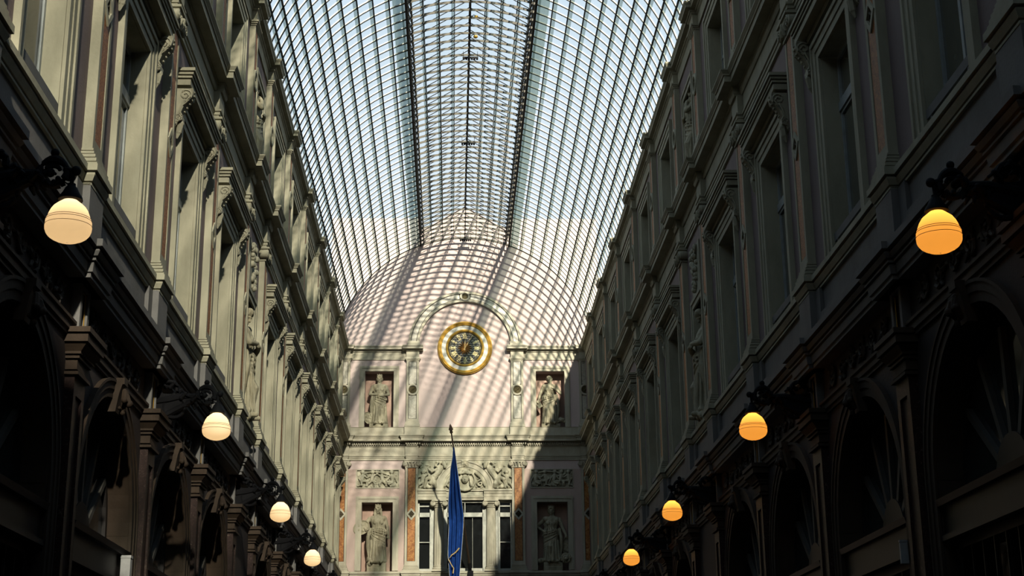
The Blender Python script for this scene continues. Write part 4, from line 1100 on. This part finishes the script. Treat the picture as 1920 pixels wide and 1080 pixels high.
def spandrel(sg):
    mb = MB(); q = random.Random(5+sg)
    def V(a, b, c): return (a, sg*b, c)
    out = [(1.0, 9.82)]+[(0.99*cos(t), 9.80+0.97*sin(t)) for t in [i*PI/2/8 for i in range(1, 9)]]+[(0, 10.79), (1.55, 10.79), (1.55, 9.82)]
    mb.plate([(sg*y, z) for y, z in out], -0.02, 0.02)
    # seated bearded man
    mb.ball(V(.11,.69,10.65), (.085,.085,.095)); mb.ball(V(.15,.66,10.60), (.045,.05,.05)); 
    for i in range(6): mb.ball(V(.09,.68+.075*cos(i),10.69+.07*sin(i)), (.035,)*3, 6, 5)
    mb.limb([V(.08,.80,10.52), V(.09,.90,10.36), V(.09,1.0,10.24)], [.10,.105,.10])
    mb.limb([V(.10,.78,10.50), V(.12,.98,10.60), V(.12,.86,10.73)], [.05,.045,.032]); mb.limb([V(.10,.92,10.50), V(.12,1.10,10.40), V(.12,1.22,10.50)], [.045,.042,.028])
    mb.limb([V(.10,1.0,10.20), V(.15,1.14,10.02), V(.10,1.08,9.86)], [.085,.07,.045]); mb.limb([V(.10,1.1,10.22), V(.16,1.28,10.14), V(.10,1.34,9.88)], [.08,.068,.042])
    for i in range(7): mb.limb([V(.08,.95+.07*i,10.18-.03*i), V(.10,1.0+.07*i,9.90)], [.03,.02], 6)
    putto(mb, (0.02, sg*1.38, 9.84), 0.62, 1, -sg)
    mb.ball(V(.09,.86,10.44), (.10,.12,.13)); mb.ball(V(.16,.66,10.57), (.05,.055,.075))
    mb.limb([V(.09,1.12,10.18), V(.13,1.02,10.0), V(.10,.98,9.90)], [.11,.09,.06])
    for i in range(30):
        b_ = q.uniform(.6,1.5); c_ = q.uniform(9.86,10.76)
        if math.hypot(b_, c_-9.8) > 1.04: mb.ball(V(.025,b_,c_), (.035,q.uniform(.025,.055),q.uniform(.02,.045)), 6, 5)
    mb.ball(V(.08,1.2,9.90), (.07,.09,.07)); 
    for i in range(10): mb.ball(V(.03,q.uniform(1.05,1.5),q.uniform(9.84,10.0)), (.03,.045,.035), 6, 5)
    return remeshed(mb, 'spandrel_relief', 'relief_stone', 0.012)
for sg, lab in ((-1, 'left'), (1, 'right')):
    tag(link('spandrel_relief', spandrel(sg), None, (0, YE, 0), -PI/2), 'stone relief of a seated bearded man, %s of the arch behind the flag' % lab, 'relief')
mb = MB()
mb.plate([(0.77*cos(PI*i/16), 9.81+0.77*sin(PI*i/16)) for i in range(17)], -0.12, -0.06)
mb.lathe([(.30,-.06),(.30,.0),(.33,.02),(.36,0),(.36,-.06)], (0,0,10.10), 24, 'x')
mb.ball((-.02,0,10.16), (.10,.125,.155), 14, 10); mb.limb([(.07,0,10.19),(.10,0,10.12)], [.015,.022]); mb.ball((.075,0,10.07), (.012,.03,.01))
for sg in (-1, 1):
    mb.ball((.065, sg*.045, 10.185), (.015,.02,.012)); mb.limb([(.06, sg*.075, 10.215),(.085, sg*.02, 10.22)], [.012,.012])
    for k in range(5): mb.limb([(.0, sg*(.12+.02*k), 10.26-.02*k), (.03, sg*(.17+.015*k), 10.12-.05*k), (.0, sg*(.16+.01*k), 9.98-.02*k)], [.03,.03,.02], 6)
    mb.spiral((0, sg*.50, 10.0), .14, .03, 1.3, .03, 'x', 14, 0, sg); mb.limb([(0, sg*.35, 10.36),(.02, sg*.52, 10.2),(0, sg*.66, 9.92)], [.04,.045,.03])
q = random.Random(9)
for i in range(40):
    b_ = q.uniform(-.7,.7); c_ = q.uniform(9.84,10.5)
    if .37 < math.hypot(b_, c_-10.10) and math.hypot(b_, c_-9.8) < .70: mb.ball((-.05,b_,c_), (.04,q.uniform(.025,.05),q.uniform(.02,.045)), 6, 5)
mb.limb([(.02,-.16,10.33),(.06,0,10.36),(.02,.16,10.33)], [.04,.05,.04]); mb.ball((.02,0,10.42),(.05,.09,.06))
o = link('tympanum_relief', remeshed(mb, 'tympanum_relief', 'relief_stone', 0.011), None, (0, YE-0.13, 0), -PI/2)
tag(o, 'stone relief of a capped face in a round frame, under the arch behind the flag', 'relief')
mb = MB().mould([(-.02,10.56),(.10,10.56),(.13,10.70),(.16,10.74),(.16,10.79),(-.02,10.79)], -.12, .12)
mb.ball((.12,0,10.67), (.05,.06,.07)); mb.limb([(.16,0,10.68),(.17,0,10.65)], [.01,.014])
for i in range(7): mb.ball((.11,.08*cos(i*.9),10.68+.08*sin(i*.9)), (.03,)*3, 6, 5)
tag(link('head_keystone', remeshed(mb, 'head_keystone', 'relief_stone', 0.009), wc, (0, 0, 0)))

# ------------------------------------------------------------------ clock
ck = empty('wall_clock', (0, YE, 14.66), -PI/2)
tag(ck, 'large round gilt wall clock with roman numerals and dark openwork dial', 'clock')
link('outer_ring', MB().lathe([(.79,.0),(.79,.06),(.80,.085),(.83,.095),(.845,.085),(.85,.10),(.885,.115),(.905,.10),(.91,.085),(.925,.08),(.935,.05),(.935,.0)], (0,0,0), 56, 'x').mesh('outer_ring', 'gold', True), ck)
link('white_ring', MB().lathe([(.64,.0),(.64,.045),(.79,.055),(.795,.0)], (0,0,0), 56, 'x').mesh('white_ring', 'white_enamel', True), ck)
link('inner_ring', MB().lathe([(.565,.0),(.565,.03),(.58,.05),(.60,.06),(.62,.07),(.64,.065),(.655,.05),(.655,.0)], (0,0,0), 56, 'x').mesh('inner_ring', 'gold', True), ck)
link('dial', MB().lathe([(.001,-.02),(.57,-.02),(.57,.012),(.001,.014)], (0,0,0), 48, 'x').mesh('dial', 'dial_dark', True), ck)
mb = MB()
q = random.Random(3)
for row_ in range(13):
    z = -.48+row_*.08
    hw = math.sqrt(max(0, .5*.5-z*z))
    k = int(hw*2/.115)
    for i in range(k):
        y = -hw+(i+.5)*2*hw/max(1, k)
        if y*y+z*z < .2**2: continue
        mb.tube([(.016, y-.05, z-.012), (.02, y-.02, z+.012), (.02, y+.02, z+.012), (.016, y+.05, z-.012)], [.006,.016,.016,.006], 4)
tag(link('openwork', mb.mesh('openwork', 'frame_white'), ck), kind='stuff')
mb = MB()
for k in range(16):
    a = 2*PI*k/16; mb.limb([(.02,0,0), (.035,.12*cos(a),.12*sin(a)), (.02,.23*cos(a),.23*sin(a))], [.03,.028,.012], 5)
mb.ball((.03,0,0), (.03,.05,.05))
link('rosette', mb.mesh('rosette', 'amber', True), ck)
def numeral(txt):
    mb = MB(); wd = {'I': .035, 'V': .075, 'X': .075}; tot = sum(wd[c] for c in txt); y = -tot/2; hh = .068
    for c in txt:
        m_ = y+wd[c]/2
        def bar(a, b, t):
            mb.plate([(a-t, -hh), (a+t, -hh), (b+t, hh), (b-t, hh)], .018, .034)
        if c == 'I': bar(m_, m_, .0075)
        elif c == 'V': bar(m_, m_-.027, .010); bar(m_, m_+.027, .006)
        else: bar(m_+.027, m_-.027, .010); bar(m_-.027, m_+.027, .006)
        y += wd[c]
    mb.box(.018, .032, -tot/2-.004, tot/2+.004, hh-.006, hh+.006)
    if 'V' not in txt or len(txt) > 1: mb.box(.018, .032, -tot/2-.004, tot/2+.004, -hh-.006, -hh+.006)
    return mb
for k, txt in enumerate(['XII','I','II','III','IIII','V','VI','VII','VIII','IX','X','XI']):
    a = PI/2-k*PI/6
    o = link('numeral', numeral(txt).mesh('numeral', 'pale_gold'), ck, (0, .40*cos(a), .40*sin(a)))
    o.rotation_euler = (a-PI/2, 0, 0)
mb = MB()
for k in range(60):
    a = 2*PI*k/60; r = .515; s_ = .012 if k % 5 else .026
    mb.plate([(r*cos(a)+s_*cos(a+j*PI/2), r*sin(a)+s_*sin(a+j*PI/2)) for j in range(4)], .015, .024)
tag(link('minute_track', mb.mesh('minute_track', 'pale_gold'), ck), kind='stuff')
mb = MB().plate([(-.007,-.08),(.007,-.08),(.010,.20),(0,.30),(-.010,.20)], .045, .052)
o = link('hour_hand', mb.mesh('hour_hand', 'pale_gold'), ck); o.rotation_euler = (math.radians(-32), 0, 0)
mb = MB().plate([(-.005,-.10),(.005,-.10),(.007,.38),(0,.50),(-.007,.38)], .055, .062)
o = link('minute_hand', mb.mesh('minute_hand', 'pale_gold'), ck); o.rotation_euler = (math.radians(-1), 0, 0)

# ------------------------------------------------------------------ lamps on iron brackets
GLOBE = MB().lathe([(.046,.168),(.068,.150),(.098,.126),(.118,.108),(.136,.080),(.150,.046),(.158,.020),(.163,.012),(.164,.002),(.168,-.004),(.170,-.028),(.171,-.052),(.169,-.074),(.160,-.098),(.143,-.120),(.118,-.138),(.085,-.154),(.045,-.166),(.006,-.170)], (0,0,0), 28)
GLOBE.f = GLOBE.f[:-2]; GLOBE.m = GLOBE.m[:-2]
GL = {1: GLOBE.mesh('globe', 'globe_cream', True), -1: GLOBE.mesh('globe', 'globe_amber', True)}
BAND = MB()
for z, r in ((.016,.1615),(-.001,.167),(-.040,.1715)): BAND.tube([(r*cos(2*PI*k/28), r*sin(2*PI*k/28), z) for k in range(28)], .0022, 4, True)
BANDM = BAND.mesh('globe_groove', 'amber')
CAPM = MB().lathe([(.012,.30),(.03,.295),(.032,.275),(.045,.262),(.062,.225),(.088,.185),(.092,.165),(.078,.160),(.001,.160)], (0,0,0), 20).tube([(0,0,.29),(0.0,0,.335)], .016, 6).tube([(0,0,.33),(-.02,0,.35),(-.05,0,.34),(-.055,0,.31),(-.03,0,.295)], .006, 5).mesh('lamp_cap', 'black_iron', True)
mb = MB()
VW = .835
mb.box(-VW, -VW+.04, -.13, .13, .02, .62); mb.box(-VW, -VW+.07, -.08, .08, .10, .54)
def ring(cx_, cz_, r, t, a0, a1, n=18): return [(cx_+r*cos(math.radians(a0+(a1-a0)*i/n)), 0, cz_+r*sin(math.radians(a0+(a1-a0)*i/n))) for i in range(n+1)]
mb.tube(ring(-.145, .385, .105, 0, -60, 300, 22), [.030+.008*sin(i*.9) for i in range(23)], 8)
mb.tube(ring(-.145, .385, .055, 0, 190, 20, 12), [.030-.0012*i for i in range(13)], 7)
mb.ball((-.165,0,.385), .036, 10, 8)
mb.limb([(-.145,0,.49),(-.142,0,.52)], [.02,.016]); mb.ball((-.142,0,.545), .033, 10, 8)
mb.limb([(-.05,0,.41),(0,0,.40)], [.026,.022]); mb.ball((.025,0,.40), .038, 10, 8); mb.limb([(0,0,.38),(0,0,.33)], [.020,.016])
mb.tube([(-VW+.03,0,.30),(-.6,0,.33),(-.42,0,.37),(-.24,0,.375)], [.045,.05,.045,.034], 8)
mb.tube([(-VW+.03,0,.08),(-.66,0,.12),(-.48,0,.22),(-.34,0,.30),(-.24,0,.34)], [.035,.045,.04,.035,.03], 8)
mb.tube(ring(-.52, .24, .13, 0, 0, 500, 26), [.036-.0008*i for i in range(27)], 7)
mb.tube(ring(-.60, .46, .10, 0, -90, 330, 22), [.032-.0007*i for i in range(23)], 7)
mb.mould([(-VW+.03,.10),(-.70,.12),(-.55,.20),(-.42,.28),(-.28,.31),(-.24,.35),(-.28,.40),(-.42,.40),(-.60,.40),(-VW+.03,.42)], -.022, .022)
for k in range(9):
    t = k/8; a = (-.78+.55*t, (-1)**k*.035, .40+.10*sin(t*6)); mb.limb([a, (a[0]+.05, a[1]*1.6, a[2]+.05), (a[0]+.09, a[1]*1.2, a[2]+.02)], [.03,.024,.012], 6)
for k in range(6): mb.limb([(-.30+.04*k, .02*(-1)**k, .27+.012*k), (-.28+.04*k, .03*(-1)**k, .22+.02*k)], [.022,.01], 6)
BRM = mb.mesh('lamp_bracket', 'black_iron', True)
def lamp(y, us, z, label):
    o = empty('wall_lamp', (-us*(XW-VW), y, z), 0.0 if us == 1 else PI)
    tag(o, label, 'lamp', 'globe lamps on iron brackets')
    link('bracket', BRM, o); link('lamp_cap', CAPM, o); g = link('globe', GL[us], o); link('globe_groove', BANDM, g)
    ld = bpy.data.lights.new('lamp_bulb', 'POINT'); ld.energy = LAMP_W if us < 0 else LAMP_W*0.82; ld.color = (1.0, 0.64, 0.30) if us < 0 else (1.0, 0.77, 0.50); ld.shadow_soft_size = 0.03
    lo = bpy.data.objects.new('lamp_bulb', ld); COL.objects.link(lo); lo.parent = o; lo.location = (0, 0, .06)
LAMP_W = 2.5
LY = [10.645, 17.99, 25.06, 31.07, 38.43]
for us, zz_, side in ((1, [5.38,5.36,5.39,5.36,5.37], 'left'), (-1, [5.32,5.35,5.39,5.34,5.36], 'right')):
    for k in range(5):
        lamp(LY[k], us, zz_[k], 'glowing %s globe lamp on the %s wall, %s from the camera' % ('cream' if us == 1 else 'amber', side, ORD[k]))

# ------------------------------------------------------------------ flag
B0, T0 = Vector((.18, YE-.06, 7.10)), Vector((-.49, 46.5, 11.38))
fl = empty('flag', tuple(B0)); tag(fl, 'tall dark flagpole with furled blue flag leaning out of the end wall window', 'flag')
D = T0-B0; dn = D.normalized()
link('pole', MB().tube([(0,0,0), tuple(D*.5), tuple(D*.94)], [.042,.036,.022], 10).mesh('pole', 'pole_dark', True), fl)
mb = MB(); c = D*.94
mb.tube([tuple(c+dn*t) for t in (0, .02, .05, .09, .14, .20, .27, .33)], [.022, .05, .055, .035, .075, .055, .03, .004], 8)
link('finial', mb.mesh('finial', 'pole_dark', True), fl)
link('pole_socket', MB().box(-.09,.09,-.12,.10,-.16,.04).tube([(0,0,-.05), tuple(dn*.35)], .06, 10).mesh('pole_socket', 'black_iron'), fl)
def pole_at(z): return B0 + D*((z-B0.z)/D.z)
RW = [(10.72,.00,.02),(10.5,.03,.06),(10.1,.10,.10),(9.6,.16,.13),(9.1,.22,.20),(8.75,.24,.26),(8.4,.25,.26),(8.0,.26,.24),(7.5,.26,.20),(7.0,.22,.16),(6.5,.18,.12),(6.05,.13,.10)]
NF = 40; vs = []; flr = []
zb = 8.75; pb = pole_at(zb)
for i, (z, l, r) in enumerate(RW):
    p = pole_at(max(z, zb)); px_ = p.x if z >= zb else pb.x-.02*(zb-z); py_ = p.y-.03 if z >= zb else pb.y-.03
    x0, x1 = (px_-l*1.9 if z >= zb else px_-.10-l*1.35), (px_+.03 if z >= zb else px_+.02+(r-.26)*.8)
    for j in range(NF+1):
        t = j/NF
        fold = .06*min(1, (10.9-z)/1.2)*sin(t*3.3*2*PI+.5*z+.6*sin(4*t))*(0.4+.6*sin(PI*t)**.5 if 0 < t < 1 else .4)
        vs.append((x0+(x1-x0)*t-B0.x, py_-.02+fold-B0.y, z-B0.z-(.10*sin(t*3.1) if i == len(RW)-1 else 0)))
K = len(RW); fs = [(i*(NF+1)+j, i*(NF+1)+j+1, (i+1)*(NF+1)+j+1, (i+1)*(NF+1)+j) for i in range(K-1) for j in range(NF)]
mb = MB(); mb.add(vs, fs); me = mb.mesh('cloth', 'flag_blue', True)
o = link('cloth', me, fl); sub = o.modifiers.new('s', 'SUBSURF'); sub.levels = sub.render_levels = 1; so = o.modifiers.new('t', 'SOLIDIFY'); so.thickness = .006
mb = MB()
for j in (0, NF, 13): mb.tube([vs[i*(NF+1)+j] if j != 13 else (vs[i*(NF+1)+j][0], vs[i*(NF+1)+j][1]-.08, vs[i*(NF+1)+j][2]) for i in range(1, K)], .008, 5) if j != 13 else None
link('fringe', mb.mesh('fringe', 'flag_fringe'), fl)
cy = pb.y-.16-B0.y
cx0 = -.57-B0.x
mb = MB().tube([(cx0+.38, cy, 7.72-B0.z), (cx0+.26, cy-.02, 7.58-B0.z), (cx0+.12, cy-.02, 7.48-B0.z), (cx0+.04, cy, 7.36-B0.z), (cx0+.12, cy, 7.20-B0.z), (cx0+.20, cy, 7.08-B0.z), (cx0+.18, cy, 6.92-B0.z)], [.022,.02,.018,.016,.016,.018,.02], 6)
link('cord', mb.mesh('cord', 'cord_gold', True), fl)

# ------------------------------------------------------------------ small fittings
def light_bar(y, label):
    o = empty('light_bar', (0.02, y, ZV+RV-0.17)); tag(o, label, 'lamp')
    link('rail', MB().box(-.20,.20,-.02,.02,-.02,.01).mesh('rail', 'rib_iron'), o)
    for k in range(6): link('lamp_head', MB().lathe([(.012,.0),(.026,-.02),(.028,-.05),(.02,-.055)], (-.17+k*.068,0,-.01), 8).mesh('lamp_head', 'black_iron'), o)
    for sx in (-1, 1): link('hanger', MB().tube([(sx*.18,0,0),(sx*.18,0,.17)], .006, 5).mesh('hanger', 'rib_iron'), o)
def onz(x, y, Z):
    d = fwd*F_PX+rgt*(x-960)+upv*(540-y); t = (Z-CAM.z)/d.z; return CAM+d*t
light_bar(YE-.35, 'small row of spotlights hanging at the end wall under the vault')
light_bar(34.9, 'small row of spotlights hanging from the ridge of the vault, nearer the camera')
light_bar(40.55, 'small row of spotlights hanging from the ridge, halfway to the end wall')
for y, lab in ((33.1, 'small round dome lamp on a curved arm at the ridge, nearer one'), (34.15, 'small round dome lamp on a curved arm at the ridge, farther one')):
    o = empty('dome_lamp', (0.05, y, ZV+RV)); tag(o, lab, 'lamp')
    link('arm', MB().tube([(-.03,0,-.0),(-.02,0,.06),(.03,0,.10),(.08,0,.08)], .010, 5).mesh('arm', 'rib_iron'), o)
    link('dome', MB().lathe([(.012,.03),(.045,.02),(.06,-.01),(.055,-.03),(.03,-.05),(.001,-.055)], (.09,0,.05), 12).mesh('dome', 'gold', True), o)
o = link('wall_sign', MB().box(0.018, 0.125, -.05, .05, 3.05, 3.68).box(0.012, 0.13, -.055, .055, 3.66, 3.69).mesh('wall_sign', 'sign_white'), None, (-XW, 17.0, 0)); tag(o, 'plain white panel sign standing out from the left shop fronts', 'sign')
o = link('wall_sign', MB().box(0.018, 0.11, -.02, .02, 3.30, 3.52).box(0.014, 0.114, -.024, .024, 3.51, 3.53).mesh('wall_sign', 'sign_white'), None, (XW, 14.75, 0), PI); tag(o, 'small white card sign by the dark right shop fronts', 'sign')
